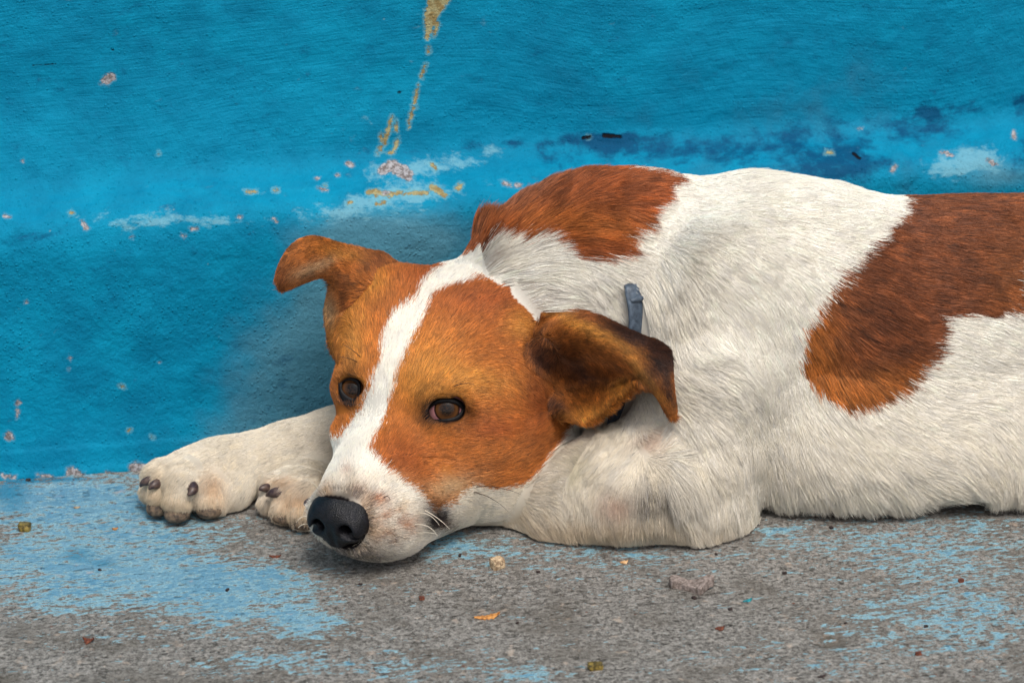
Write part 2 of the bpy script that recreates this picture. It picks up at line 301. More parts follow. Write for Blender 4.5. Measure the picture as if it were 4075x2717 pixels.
h = t.math('SUBTRACT', h, t.math('MULTIPLY', t.mapr(crk, .58, .70), .8))
t.set(t.p.inputs['Normal'], t.bump(h, 1., .0020))
ground.data.materials.append(t.m)
# ------------------------------------------------------------------ the dog: one implicit surface
VS = .0016
LO = np.array([-.335, -.300, -.004]); HI = np.array([.66, -.004, .290])
dims = np.ceil((HI-LO)/VS).astype(int)+1
S = np.full(dims, .05, np.float32)
ax = [LO[i]+VS*np.arange(dims[i]) for i in range(3)]
def region(lo, hi):
    a = np.maximum(np.floor((np.asarray(lo)-LO)/VS).astype(int), 0); b = np.minimum(np.ceil((np.asarray(hi)-LO)/VS).astype(int)+1, dims)
    sl = tuple(slice(a[i], b[i]) for i in range(3))
    return sl, np.meshgrid(*[ax[i][sl[i]].astype(np.float32) for i in range(3)], indexing='ij', sparse=True)
def smin(a, b, k):
    h = np.maximum(k-np.abs(a-b), 0)/k
    return np.minimum(a, b)-h*h*k*.25
def capsule(p, q, ra, rb, k=.02, sub=False):
    p = np.asarray(p, float); q = np.asarray(q, float); m = max(ra, rb)+k+.006
    sl, (X, Y, Z) = region(np.minimum(p, q)-m, np.maximum(p, q)+m)
    d = q-p; L = max(float(d @ d), 1e-9)
    t = np.clip(((X-p[0])*d[0]+(Y-p[1])*d[1]+(Z-p[2])*d[2])/L, 0, 1)
    D = np.sqrt((X-p[0]-t*d[0])**2+(Y-p[1]-t*d[1])**2+(Z-p[2]-t*d[2])**2)-(ra+(rb-ra)*t)
    S[sl] = -smin(-S[sl], D, k) if sub else smin(S[sl], D.astype(np.float32), k)
def ball(c, r, k=.02, sub=False): capsule(c, c, r, r, k, sub)
def ellipsoid(c, rad, R=np.eye(3), k=.02, sub=False):
    c = np.asarray(c, float); rad = np.asarray(rad, float); m = np.sqrt(((np.asarray(R)*rad)**2).sum(1))+k+.004
    sl, (X, Y, Z) = region(c-m, c+m)
    q = [(X-c[0])*R[0][i]+(Y-c[1])*R[1][i]+(Z-c[2])*R[2][i] for i in range(3)]
    k0 = np.sqrt(sum((q[i]/rad[i])**2 for i in range(3))); k1 = np.sqrt(sum((q[i]/rad[i]**2)**2 for i in range(3)))
    D = k0*(k0-1)/np.maximum(k1, 1e-6)
    S[sl] = -smin(-S[sl], D, k) if sub else smin(S[sl], D.astype(np.float32), k)
def chain(pts, k=.02):
    for a, b in zip(pts[:-1], pts[1:]): capsule(onY(a[0], a[1], a[2]), onY(b[0], b[1], b[2]), a[3], b[3], k)

# trunk: sections along x, top and bottom traced from the back line, depth per section
def zpix(px, py, Y): return onY(px, py, Y)
sec = []
for (px, top, Yc, ry, zb, n) in [(1960, 1040, -.064, .012, .16, 2), (2050, 950, -.066, .030, .10, 2.), (2150, 848, -.070, .044, .05, 2.1), (2300, 752, -.077, .052, .012, 2.2), (2450, 733, -.083, .058, .006, 2.3), (2600, 736, -.086, .063, .004, 2.4), (2750, 736, -.092, .069, .003, 2.5),
                             (3000, 708, -.100, .080, .003, 2.5), (3300, 744, -.108, .089, .003, 2.5), (3560, 806, -.110, .091, .003, 2.5), (3800, 812, -.110, .093, .003, 2.5), (4075, 806, -.110, .093, .003, 2.5), (4400, 796, -.105, .086, .006, 2.4), (4750, 790, -.100, .07, .02, 2.2), (5000, 860, -.100, .045, .05, 2.1)]:
    P = onY(px, top, Yc); sec.append((P[0], P[2], Yc, ry, zb, n))
sec = np.array(sec); sx = sec[:, 0]
ii = slice(int((sx[0]-.01-LO[0])/VS), int((sx[-1]+.01-LO[0])/VS)); X = ax[0][ii]
def spl(col):
    P = catmull(np.stack([sx, sec[:, col]], 1), 400); return np.interp(X, P[:, 0], P[:, 1])
ztp, Yc, ry, zb, ne = [spl(c)[:, None, None].astype(np.float32) for c in (1, 2, 3, 4, 5)]
cz = (ztp+zb)/2; rz = (ztp-zb)/2
Yg = ax[1][None, :, None].astype(np.float32); Zg = ax[2][None, None, :].astype(np.float32)
# belly wider than the back: shift widths with height
bl = smooth01((X-.09)/.06)[:, None, None].astype(np.float32); wid = ry*(1+.12*np.clip((cz-Zg)/rz, -1, 0)+(.12+.20*bl)*np.clip((cz-Zg)/rz*1.25, 0, 1)); ne = ne+1.6*smooth01((cz-Zg)/rz*1.6)
q = (np.abs((Yg-Yc)/wid)**ne+np.abs((Zg-cz)/rz)**ne)**(1/ne)
D = (q-1)*np.minimum(rz, ry)*.9
endc = np.maximum(sx[0]-X, X-sx[-1])[:, None, None]
S[ii] = np.minimum(S[ii], np.maximum(D, endc)).astype(np.float32)
del q, D, wid
# haunch beyond the frame and far end
ellipsoid((.455, -.115, .085), (.095, .085, .085), k=.03); ellipsoid((.50, -.105, .06), (.10, .10, .06), k=.03)
capsule((.47, -.17, .04), (.41, -.195, .024), .035, .020, .02); capsule((.41, -.195, .024), (.47, -.215, .014), .018, .012, .01)
capsule((.60, -.09, .12), (.64, -.14, .03), .02, .012, .02)
# withers, shoulder blades, chest
ellipsoid(onY(2480, 1050, -.084), (.075, .054, .055), k=.03)
ellipsoid(onY(2330, 1080, -.070), (.056, .046, .052), k=.03)
ellipsoid(onY(2880, 1350, -.155), (.060, .042, .085), k=.03)
ellipsoid(onY(2560, 1420, -.080), (.060, .044, .085), k=.03)
# neck up to the skull
chain([(1985, 1120, -.064, .024), (2100, 1050, -.066, .030), (2230, 985, -.070, .036)], .025)
chain([(2450, 1150, -.084, .064), (2200, 1180, -.070, .052), (2000, 1270, -.070, .046)], .03)
chain([(2420, 1480, -.070, .044), (2200, 1600, -.066, .040)], .03)
LAYERS = []
def new_layer():
    global S
    LAYERS.append(S); S = np.full(dims, .05, np.float32)
new_layer()
# near upper arm, elbow, forearm, second paw
chain([(2830, 1480, -.168, .044), (2720, 1850, -.178, .042), (2760, 2010, -.185, .030)], .03)
ball(onY(2830, 2080, -.190), .015, .02)
new_layer()
chain([(2590, 1915, -.182, .034), (2740, 1960, -.185, .034)], .025)
chain([(2740, 1970, -.185, .034), (2480, 1935, -.184, .036), (2250, 1985, -.165, .031), (2000, 2045, -.135, .024), (1600, 2010, -.100, .021), (1300, 1960, -.095, .020)], .02)
chain([(2330, 1935, -.165, .027), (2560, 1900, -.185, .028)], .02)
ball(onY(2590, 1815, -.196), .010, .02)
# far foreleg
new_layer()
chain([(1800, 1640, -.055, .032), (1500, 1745, -.052, .028), (1330, 1774, -.052, .0245), (1150, 1814, -.056, .0220), (980, 1860, -.064, .0210), (860, 1890, -.072, .0225), (745, 1905, -.078, .0215)], .018)
# paw 1 toes (far leg): knuckle then tip
TOES = []
def toe(kx, ky, kY, tx, ty, tY, rk, rtp, k=.005, claw=None):
    a = onY(kx, ky, kY); b = onY(tx, ty, tY); b[2] = max(b[2], rtp-.001)
    m = (a+b)/2+np.array([0, 0, .003]); capsule(a, m, rk, (rk+rtp)/2+.0006, k); capsule(m, b, (rk+rtp)/2+.0006, rtp, .003)
    TOES.append((a, b, rtp, claw))
toe(830, 1905, -.088, 832, 1990, -.102, .0132, .0116, claw=(760, 1945, 742, 1972))
toe(740, 1895, -.092, 712, 1985, -.105, .0132, .0114, claw=None)
toe(685, 1890, -.082, 640, 1968, -.093, .0115, .0100, claw=(618, 1925, 606, 1955))
toe(655, 1880, -.070, 608, 1948, -.080, .0115, .0095, claw=(590, 1910, 577, 1940))
ellipsoid(onY(900, 1960, -.088), (.018, .014, .013), k=.012)
# paw 2 toes (near leg)
ball(onY(1230, 1945, -.100), .021, .015)
toe(1190, 1935, -.112, 1150, 2015, -.124, .0145, .0125, claw=(1088, 1960, 1070, 1978))
toe(1240, 1950, -.120, 1215, 2035, -.136, .0140, .0122, claw=(1232, 2000, 1216, 2016))
toe(1150, 1925, -.100, 1090, 1985, -.108, .0125, .0105, claw=(1050, 1935, 1040, 1955))
new_layer()
# ---------------- head in its own frame (mm, x = the dog's right, y = forward, z = up)
HS = 1.20e-3; ea = [math.radians(a) for a in (-12, -3.5, 147.5)]
cx, sx_, cy, sy, czz, szz = math.cos(ea[0]), math.sin(ea[0]), math.cos(ea[1]), math.sin(ea[1]), math.cos(ea[2]), math.sin(ea[2])
HR = np.array([[czz, -szz, 0], [szz, czz, 0], [0, 0, 1]]) @ np.array([[cy, 0, sy], [0, 1, 0], [-sy, 0, cy]]) @ np.array([[1, 0, 0], [0, cx, -sx_], [0, sx_, cx]])
HT = np.array([-.1008, -.162, .1040])+fw*.028
def hd(x, y, z): return HR @ (np.array([x, y, z], float)*HS)+HT
def he(c, rad, k=14, sub=False, tilt=None):
    R = HR
    if tilt: 
        a = math.radians(tilt); R = HR @ np.array([[1, 0, 0], [0, math.cos(a), -math.sin(a)], [0, math.sin(a), math.cos(a)]])
    ellipsoid(hd(*c), np.array(rad)*HS, R, k*HS, sub)
def hc(p, q, a, b, k=12, sub=False): capsule(hd(*p), hd(*q), a*HS, b*HS, k*HS, sub)
Skeep = None
he((0, -58, 3), (51, 54, 43), 18)
he((-2, -14, 1), (40, 38, 31), 18)
he((0, -85, -5), (44, 34, 38), 20)
for s in (1, -1):
    he((s*38-(5 if s > 0 else 0), -34, -16), (18, 42, 26), 16)
    he((s*32, -58, -34), (24, 36, 24), 16)
    he((s*25, 2, 10), (13, 14, 8), 12)
    he((s*26, 14, -20), (15, 24, 14), 14)
hc((0, 0, -14), (0, 84, -26), 24, 16, 14)
hc((0, 4, -6), (0, 90, -18), 14, 12, 12)
for s in (1, -1):
    hc((s*9, 30, -28), (s*8, 84, -32), 19, 14.5, 10)
    hc((s*20, 18, -36), (s*12, 60, -34), 15, 13, 10)
hc((0, -30, -48), (0, 74, -36), 24, 11.5, 10)
he((-12, 52, -40), (15, 24, 15), 12)
he((0, 84, -26), (18, 16, 17), 8)
chain([(2110, 1640, -0.114, .028), (2085, 1840, -0.129, .029), (1960, 1925, -0.146, .024), (1820, 1990, -0.161, .017)], .025)
chain([(1800, 1830, -0.164, .024), (1900, 1720, -0.146, .036), (1965, 1560, -0.129, .036), (1965, 1400, -0.106, .036), (1950, 1310, -0.089, .042)], .03)
chain([(2100, 1690, -0.124, .030), (2050, 1560, -0.119, .022)], .02)
chain([(1575, 1185, -0.084, .022), (1480, 1330, -0.099, .023)], .03)
chain([(1660, 2010, -0.179, .024), (1570, 2042, -0.200, .025)], .03)
chain([(1530, 1950, -0.186, .025), (1500, 2030, -0.200, .024)], .03)
he((-1, 98, -24), (17.5, 12, 15), 3, True)
# mouth line groove
for s in (1, -1):
    hc((s*33, 22, -45), (s*22, 62, -50), 1.6, 1.4, 5, True)
# ---------------- eyes
VIEW = -fw
EYES = []
def eye_at(px, py, Yd, R):
    d = ray(px, py); d = d/np.linalg.norm(d)
    c = onY(px, py, Yd)
    return c, R
for (px, py, Yd) in ((1780, 1626, None), (1398, 1547, None)):
    pass
ER = .0155
cR = hd(-32.5, 0, 0); cL = hd(32.5, 0, 0)
# slide each centre onto the sight line of the iris seen in the photograph
def on_sight(c, px, py):
    d = ray(px, py); d /= np.linalg.norm(d); return CAM+d*float((c-CAM) @ d)
cR = on_sight(cR, 1778, 1626); cL = on_sight(cL, 1416, 1552)
for c in (cR, cL):
    g_ = (CAM-c); g_ /= np.linalg.norm(g_)
    ball(c, ER+(.0018 if c is cR else .0010), .010)
    for o_ in ((.0042, -.0042) if c is cR else (0,)):
        sh = rt*o_ if c is cR else -rt*.003; capsule(c+g_*.008+sh, c+g_*.035+sh, .0088, .0095, .003, True)
# ---------------- ears as curved sheets
def sheet(rows, dy, n=100, m=90):
    G = np.array([[onY(p[0], p[1], p[2]+dy) for p in r] for r in rows])
    A = np.stack([catmull(G[i], m) for i in range(len(G))]); B = np.stack([catmull(A[:, j], n) for j in range(m)], 1)
    return B
earR = sheet([[(2225, 1668, -.138), (2105, 1540, -.126), (2125, 1350, -.122), (2185, 1240, -.100)],
              [(2345, 1672, -.152), (2280, 1530, -.120), (2285, 1325, -.150), (2320, 1244, -.118)],
              [(2432, 1612, -.166), (2395, 1505, -.138), (2420, 1372, -.170), (2448, 1295, -.132)],
              [(2500, 1552, -.176), (2495, 1500, -.160), (2528, 1430, -.182), (2580, 1358, -.148)],
              [(2548, 1528, -.184), (2568, 1515, -.187), (2600, 1490, -.190), (2655, 1400, -.168)],
              [(2612, 1560, -.190), (2628, 1555, -.193), (2645, 1545, -.193), (2668, 1520, -.182)],
              [(2658, 1636, -.192), (2664, 1640, -.194), (2672, 1642, -.194), (2682, 1640, -.188)]], -.028)
earL = sheet([[(1585, 1078, -.072), (1500, 1160, -.088), (1440, 1270, -.095), (1375, 1420, -.098)],
              [(1535, 1022, -.060), (1440, 1110, -.085), (1375, 1230, -.088), (1325, 1370, -.085)],
              [(1460, 1004, -.056), (1390, 1080, -.080), (1345, 1150, -.080), (1304, 1240, -.072)],
              [(1357, 980, -.060), (1340, 1040, -.078), (1325, 1095, -.080), (1322, 1130, -.074)],
              [(1255, 952, -.068), (1260, 1000, -.082), (1270, 1060, -.086), (1286, 1094, -.080)],
              [(1192, 968, -.074), (1196, 1020, -.088), (1207, 1075, -.090), (1219, 1110, -.084)],
              [(1144, 1016, -.080), (1146, 1060, -.090), (1152, 1105, -.092), (1162, 1132, -.088)],
              [(1112, 1085, -.085), (1112, 1110, -.090), (1116, 1128, -.090), (1122, 1140, -.088)]], -.002)
LAYERS.append(S.copy()); TRUNK0 = LAYERS[0]; LAYERS[0:2] = [smin(LAYERS[0], LAYERS[1], .018)]
S = smin(S, LAYERS[2], .006); S = smin(S, smin(LAYERS[0], LAYERS[1], .016), .005)
def add_sheet(B, th, k):
    th = th*.8; pts = B.reshape(-1, 3); kd = kdtree.KDTree(len(pts))
    for i, p in enumerate(pts): kd.insert(p, i)
    kd.balance()
    # rasterise only near the sheet
    sl, G = region(pts.min(0)-.012, pts.max(0)+.012)
    near = np.zeros(S[sl].shape, bool); off = np.array([s.start for s in sl])
    ip = np.round((pts-LO)/VS).astype(int)-off; R = 6
    near[tuple(np.clip(ip, 0, np.array(near.shape)-1).T)] = True
    for a in range(3):
        acc = near.copy()
        for q in range(1, R+1):
            acc |= np.roll(near, q, a) | np.roll(near, -q, a)
        near = acc
    w = np.argwhere(near); Dn = np.full(near.shape, .05, np.float32)
    P = LO+(w+off)*VS
    Dn[near] = [kd.find(p)[2]-th for p in P]
    S[sl] = smin(S[sl], Dn, k)
add_sheet(earR, .0021, .006); add_sheet(earL, .0023, .006)
E_MARK = True
# keep everything above the ground and clear of the wall
S = np.maximum(S, (.0012-ax[2])[None, None, :].astype(np.float32))
S = np.maximum(S, (ax[1]+.0075)[None, :, None].astype(np.float32))
S[0] = S[-1] = .05; S[:, 0] = .05; S[:, -1] = .05; S[:, :, 0] = .05; S[:, :, -1] = .05

def surface_nets(S):
    ins = S < 0; nx, ny, nz = S.shape
    c = np.zeros((nx-1, ny-1, nz-1), np.int8)
    for a in (0, 1):
        for b in (0, 1):
            for d in (0, 1): c += ins[a:nx-1+a, b:ny-1+b, d:nz-1+d]
    act = (c > 0) & (c < 8); cells = np.argwhere(act)
    vid = np.full(act.shape, -1, np.int32); vid[act] = np.arange(len(cells))
    acc = np.zeros((len(cells), 3)); cnt = np.zeros(len(cells)); i, j, k = cells.T
    cor = [(a, b, d) for a in (0, 1) for b in (0, 1) for d in (0, 1)]
    val = {q: S[i+q[0], j+q[1], k+q[2]] for q in cor}
    for q in cor:
        for a in range(3):
            if q[a] == 0:
                r = list(q); r[a] = 1; r = tuple(r); v0, v1 = val[q], val[r]; m = (v0 < 0) != (v1 < 0)
                t = np.where(m, v0/np.where(m, v0-v1, 1), 0); p = np.array(q, float)[None, :].repeat(len(cells), 0); p[:, a] = t
                acc[m] += p[m]; cnt[m] += 1
    V = LO+(cells+acc/cnt[:, None])*VS; F = []
    for a in range(3):
        b, d = (a+1) % 3, (a+2) % 3
        A = [slice(None)]*3; Bs = [slice(None)]*3; A[a] = slice(0, -1); Bs[a] = slice(1, None)
        m = ins[tuple(A)] != ins[tuple(Bs)]; e = np.argwhere(m); e = e[(e[:, b] > 0) & (e[:, d] > 0) & (e[:, b] < S.shape[b]-1) & (e[:, d] < S.shape[d]-1)]
        fl = ins[tuple(e.T)]
        def g(ob, od):
            w = e.copy(); w[:, b] += ob; w[:, d] += od; return vid[tuple(w.T)]
        qd = np.stack([g(-1, -1), g(0, -1), g(0, 0), g(-1, 0)], 1); qd[~fl] = qd[~fl][:, ::-1]; F.append(qd)
    return V, np.vstack(F)
V, F = surface_nets(S)
# keep the largest connected pieces only (drop crumbs), then relax
def relax(V, F, it=2, lam=.5):
    e = np.vstack([F[:, [0, 1]], F[:, [1, 2]], F[:, [2, 3]], F[:, [3, 0]]]); e = np.unique(np.sort(e, 1), axis=0); n = len(V)
    deg = np.bincount(e.ravel(), minlength=n)[:, None]
    for _ in range(it):
        for l in (lam, -lam*1.02):
            A = np.stack([np.bincount(e[:, 0], V[e[:, 1], a], n)+np.bincount(e[:, 1], V[e[:, 0], a], n) for a in range(3)], 1)
            V = V+l*(A/deg-V)
    return V
V = relax(V, F, 3)
def vnormals(V, F):
    fn = np.cross(V[F[:, 2]]-V[F[:, 0]], V[F[:, 3]]-V[F[:, 1]]); n = np.zeros_like(V)
    for k in range(4):
        for a in range(3): n[:, a] += np.bincount(F[:, k], fn[:, a], len(V))
    return n/np.maximum(np.linalg.norm(n, axis=1, keepdims=True), 1e-12)
VN = vnormals(V, F)
print('dog verts', len(V), 'faces', len(F))
dog = bpy.data.objects.new('dog', None); sc.collection.objects.link(dog); dog.location = (.1, -.12, 0); dog.empty_display_size = .1
DOFF = np.array([.1, -.12, 0.])
tag(dog, 'white and ginger brown dog lying along the blue wall with its chin on the ground', 'dog')
def part(name, V_, F_, mat, parent=None, smooth=True):
    o = mesh_obj(name, np.asarray(V_, float)-(DOFF if parent is None or parent is not dog else DOFF), F_, mat, parent or dog, smooth); return o
body = part('body', V, F, None)
bvh = BVHTree.FromPolygons([tuple(v) for v in V], [tuple(map(int, f)) for f in F])
def hit(px, py, tree=None):
    d = ray(px, py); d = d/np.linalg.norm(d); r = (tree or bvh).ray_cast(Vector(CAM), Vector(d))
    return (np.array(r[0]), np.array(r[1])) if r[0] is not None else (None, None)
# ------------------------------------------------------------------ which region every surface point belongs to
vi = np.clip(np.round((V-LO)/VS).astype(int), 0, dims-1)
MARCH = LAYERS[0]; cn = hd(-1, 98, -24)
PART = np.argmin(np.stack([L_[vi[:, 0], vi[:, 1], vi[:, 2]] for L_ in LAYERS]), 0)      # 0 trunk, 1 near foreleg, 2 far foreleg, 3 head
DHEAD = LAYERS[3][vi[:, 0], vi[:, 1], vi[:, 2]]
del LAYERS, S
KG = (VS, LO.copy(), dims.copy())
def sd0(P):
    i = np.clip(np.round((P-KG[1])/KG[0]).astype(int), 0, KG[2]-1); return MARCH[i[..., 0], i[..., 1], i[..., 2]]
def march(o, d, t0, t1, want_in=True):
    t_ = np.arange(t0, t1, .0006); v_ = sd0(o+d*t_[:, None]) < 0
    k = np.argmax(v_ if want_in else ~v_); return t_[k], (v_ if want_in else ~v_)[k]
for B_, pid in ((earR, 4), (earL, 5)):
    pts = B_.reshape(-1, 3); kd = kdtree.KDTree(len(pts))
    for i, p in enumerate(pts): kd.insert(p, i)
    kd.balance()
    m = np.where(np.all((V > pts.min(0)-.006) & (V < pts.max(0)+.006), 1))[0]
    dd = np.array([kd.find(V[i])[2] for i in m]); PART[m[dd < .0042]] = pid
# ------------------------------------------------------------------ fur colours (markings of the coat)
FACE_R = [(1786, 1140), (1898, 1100), (2102, 1100), (2200, 1186), (2300, 1260), (2500, 1330), (2530, 1560), (2420, 1630), (2270, 1680), (2250, 1704), (2146, 1883), (2060, 1940), (1960, 1950), (1890, 1930), (1840, 1960), (1800, 2000), (1730, 2030), (1690, 1990), (1661, 1955), (1590, 1912), (1530, 1850), (1467, 1786), (1488, 1745), (1534, 1643), (1541, 1624), (1577, 1512), (1612, 1390), (1673, 1288), (1714, 1175)]
FACE_L = [(1770, 1005), (1760, 1060), (1680, 1120), (1648, 1186), (1561, 1247), (1520, 1359), (1515, 1451), (1490, 1502), (1459, 1573), (1439, 1635), (1427, 1638), (1386, 1694), (1352, 1740), (1250, 1740), (1250, 1000), (1434, 900), (1700, 930)]
NECK_B = [(1780, 1060), (1868, 1000), (1925, 965), (1986, 960), (2040, 975), (2098, 955), (2175, 965), (2231, 990), (2287, 1025), (2340, 1034), (2440, 1020), (2500, 1000), (2470, 945), (2560, 900), (2620, 830), (2670, 760), (2700, 700), (2500, 676), (2400, 650), (2300, 600), (2000, 650), (1750, 900)]
BACK_B = [(3579, 700), (3585, 760), (3610, 802), (3599, 863), (3512, 899), (3502, 955), (3440, 1001), (3375, 1057), (3325, 1144), (3265, 1236), (3205, 1302), (3190, 1363), (3180, 1465), (3196, 1500), (3260, 1560), (3320, 1600), (3380, 1635), (3487, 1605), (3604, 1570), (3650, 1522), (3681, 1466), (3735, 1420), (3760, 1328), (3755, 1262), (3920, 1251), (4038, 1246), (4090, 1200), (4060, 1120), (4090, 1050), (4300, 1100), (4600, 1000), (4800, 700), (4600, 600), (3700, 600)]
c_white = lin((243, 237, 225)); c_cream = lin((226, 214, 194)); c_tan = lin((200, 170, 130)); c_gold = lin((216, 150, 68)); c_ging = lin((194, 116, 52)); c_red = lin((170, 90, 44)); c_brown = lin((142, 80, 44)); c_dark = lin((70, 38, 26)); c_blk = lin((28, 22, 24)); c_grey = lin((150, 140, 128))
def soft(px, py, x, y, rx, ry, ang=0):
    a = math.radians(ang); dx, dy = px-x, py-y; u = dx*math.cos(a)+dy*math.sin(a); v = -dx*math.sin(a)+dy*math.cos(a)
    return np.exp(-((u/rx)**2+(v/ry)**2))[:, None]
def mixc(c, d, w): return c*(1-w)+d*w
def coat(P, part, jit=0.):
    n = len(P); px, py = proj(P)
    if jit: px = px+RNG.normal(0, jit, n); py = py+RNG.normal(0, jit, n)
    px = px+9*vnoise(P, .012, 61); py = py+9*vnoise(P, .012, 62)
    c = np.tile(c_white, (n, 1)); hdm = np.isin(part, (3,)) 
    body_ = part == 0
    # trunk patches
    m = in_poly(px, py, NECK_B) & (body_ | ((part == 3) & (py < 1000)))
    br = mixc(np.tile(c_red, (n, 1)), c_brown, (.35+.35*vnoise(P, .02, 5))[:, None]); br = mixc(br, c_ging, .6*soft(px, py, 2300, 900, 330, 60)); br = mixc(br, c_grey*.6, .35*soft(px, py, 2100, 750, 200, 60, -35))
    c[m] = br[m]
    m = in_poly(px, py, BACK_B) & body_
    bb = mixc(np.tile(c_brown, (n, 1)), c_dark, (.30+.35*vnoise(P, .010, 6))[:, None]); g_ = np.clip(soft(px, py, 3230, 1400, 100, 260)+soft(px, py, 3420, 1560, 330, 90, -10), 0, 1)
    bb = mixc(bb, c_ging*.9+c_gold*.05, .85*g_); bb = mixc(bb, c_ging*.8, .35*soft(px, py, 4050, 1150, 150, 200)); c[m] = bb[m]
    # cream shade of the belly, foreleg, chest
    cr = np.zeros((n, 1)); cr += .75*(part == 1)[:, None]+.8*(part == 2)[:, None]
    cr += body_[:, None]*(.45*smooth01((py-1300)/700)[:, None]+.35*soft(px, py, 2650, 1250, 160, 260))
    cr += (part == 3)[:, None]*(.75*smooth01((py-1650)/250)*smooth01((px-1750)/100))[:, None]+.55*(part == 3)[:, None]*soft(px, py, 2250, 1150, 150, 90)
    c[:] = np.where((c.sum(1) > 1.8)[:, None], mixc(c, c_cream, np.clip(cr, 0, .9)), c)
    for (x, y, rx, ry, w, col) in ((2600, 1980, 120, 65, .75, c_grey*.7), (2450, 1990, 60, 50, .4, c_red), (2350, 2100, 500, 40, .4, c_tan*.8), (2590, 1760, 60, 40, .35, c_red), (2300, 1850, 60, 50, .25, lin((170, 165, 90))), (2230, 2080, 400, 50, .35, c_tan), (3100, 1900, 200, 120, .2, c_grey)):
        mm = ((part == 1) | body_)[:, None]; c = np.where(mm, mixc(c, col, w*soft(px, py, x, y, rx, ry)), c)
    # paws
    for (x, y, rx, ry, w, col) in ((620, 1960, 80, 70, .6, c_tan), (850, 1950, 50, 70, .45, c_gold), (700, 2010, 200, 40, .65, c_tan*.7), (1180, 2000, 110, 60, .55, c_gold*.8), (1120, 1920, 60, 20, .4, c_gold), (1150, 2060, 160, 40, .6, c_tan*.6), (1300, 1760, 120, 120, .5, c_grey), (800, 1850, 40, 20, .3, c_grey), (640, 1870, 60, 40, .3, c_tan)):
        mm = ((part == 1) | (part == 2))[:, None] & (px < 1420)[:, None]; c = np.where(mm, mixc(c, col, w*soft(px, py, x, y, rx, ry)), c)
    # face
    m = hdm & in_poly(px, py, FACE_R) | hdm & in_poly(px, py, FACE_L) & (py > 980)
    f = np.tile(c_ging, (n, 1))
    f = mixc(f, c_red, .85*np.clip(soft(px, py, 1950, 1190, 330, 100)+soft(px, py, 1700, 1080, 120, 60), 0, 1))
    f = mixc(f, c_gold, .75*np.clip(soft(px, py, 1700, 1500, 130, 160)+soft(px, py, 1850, 1520, 200, 60)+soft(px, py, 2060, 1290, 60, 60)+soft(px, py, 1400, 1350, 60, 200)+soft(px, py, 1480, 1130, 60, 60), 0, 1))
    f = mixc(f, c_red, .8*np.clip(soft(px, py, 1600, 1830, 130, 90, 30)+soft(px, py, 2130, 1600, 60, 160)+soft(px, py, 1950, 1700, 120, 50), 0, 1))
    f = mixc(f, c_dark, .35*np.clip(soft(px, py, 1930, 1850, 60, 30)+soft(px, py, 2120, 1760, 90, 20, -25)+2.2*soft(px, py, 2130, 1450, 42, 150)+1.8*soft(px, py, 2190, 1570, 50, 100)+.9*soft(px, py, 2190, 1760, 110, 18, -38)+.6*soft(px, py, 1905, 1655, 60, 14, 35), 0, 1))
    f = mixc(f, c_tan, .8*np.clip(soft(px, py, 1790, 1940, 110, 50, -10), 0, 1))
    c[m] = f[m]
    # muzzle and other small marks
    H = hdm[:, None]
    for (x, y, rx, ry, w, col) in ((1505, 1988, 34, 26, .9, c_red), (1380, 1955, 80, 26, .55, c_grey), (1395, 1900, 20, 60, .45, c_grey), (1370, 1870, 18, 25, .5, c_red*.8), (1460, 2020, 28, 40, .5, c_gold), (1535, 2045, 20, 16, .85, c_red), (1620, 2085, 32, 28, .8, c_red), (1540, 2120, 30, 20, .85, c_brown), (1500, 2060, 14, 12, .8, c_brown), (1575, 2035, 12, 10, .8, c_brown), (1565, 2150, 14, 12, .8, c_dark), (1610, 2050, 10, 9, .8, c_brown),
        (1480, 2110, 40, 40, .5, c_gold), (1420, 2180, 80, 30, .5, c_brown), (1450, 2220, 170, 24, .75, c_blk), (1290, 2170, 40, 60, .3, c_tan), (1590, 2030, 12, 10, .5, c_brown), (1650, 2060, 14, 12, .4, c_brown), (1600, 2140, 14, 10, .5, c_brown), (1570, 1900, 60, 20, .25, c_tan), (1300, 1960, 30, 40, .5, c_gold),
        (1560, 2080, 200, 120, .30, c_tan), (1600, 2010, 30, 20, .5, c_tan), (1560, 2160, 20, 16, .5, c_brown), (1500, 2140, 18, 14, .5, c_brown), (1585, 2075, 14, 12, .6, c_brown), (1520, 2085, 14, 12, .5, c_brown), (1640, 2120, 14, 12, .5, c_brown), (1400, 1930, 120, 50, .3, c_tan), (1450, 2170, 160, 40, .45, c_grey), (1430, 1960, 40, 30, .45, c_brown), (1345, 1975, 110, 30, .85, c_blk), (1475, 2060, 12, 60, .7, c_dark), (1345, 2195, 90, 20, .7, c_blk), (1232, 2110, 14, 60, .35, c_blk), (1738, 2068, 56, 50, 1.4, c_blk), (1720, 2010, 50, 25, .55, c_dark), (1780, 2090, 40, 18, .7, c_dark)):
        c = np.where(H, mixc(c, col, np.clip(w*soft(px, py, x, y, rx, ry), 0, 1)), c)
    c = np.where(H & (((P-cn)**2).sum(1)[:, None] < .021**2), c_blk, c) if not jit else c
    # dark lids
    for (x, y, rx, ry, ang) in ((1760, 1642, 128, 74, -8), (1392, 1562, 56, 84, 0)):
        e = soft(px, py, x, y, rx, ry, ang); c = np.where(H, mixc(c, c_blk, np.clip(2.2*e**2.2, 0, 1)), c)
    c = np.where(H, mixc(c, c_blk, .75*np.clip(soft(px, py, 1668, 1696, 30, 14, 30)+soft(px, py, 1690, 1560, 40, 10, -40)*.6+soft(px, py, 1405, 1470, 12, 40)*.6, 0, 1)), c)
    # ears
    e4 = (part == 4); e5 = (part == 5); F_ = np.tile(c_ging*.8, (n, 1))
    ridge = soft(px, py, 2330, 1310, 200, 26, 26)+soft(px, py, 2560, 1490, 130, 16, 50)
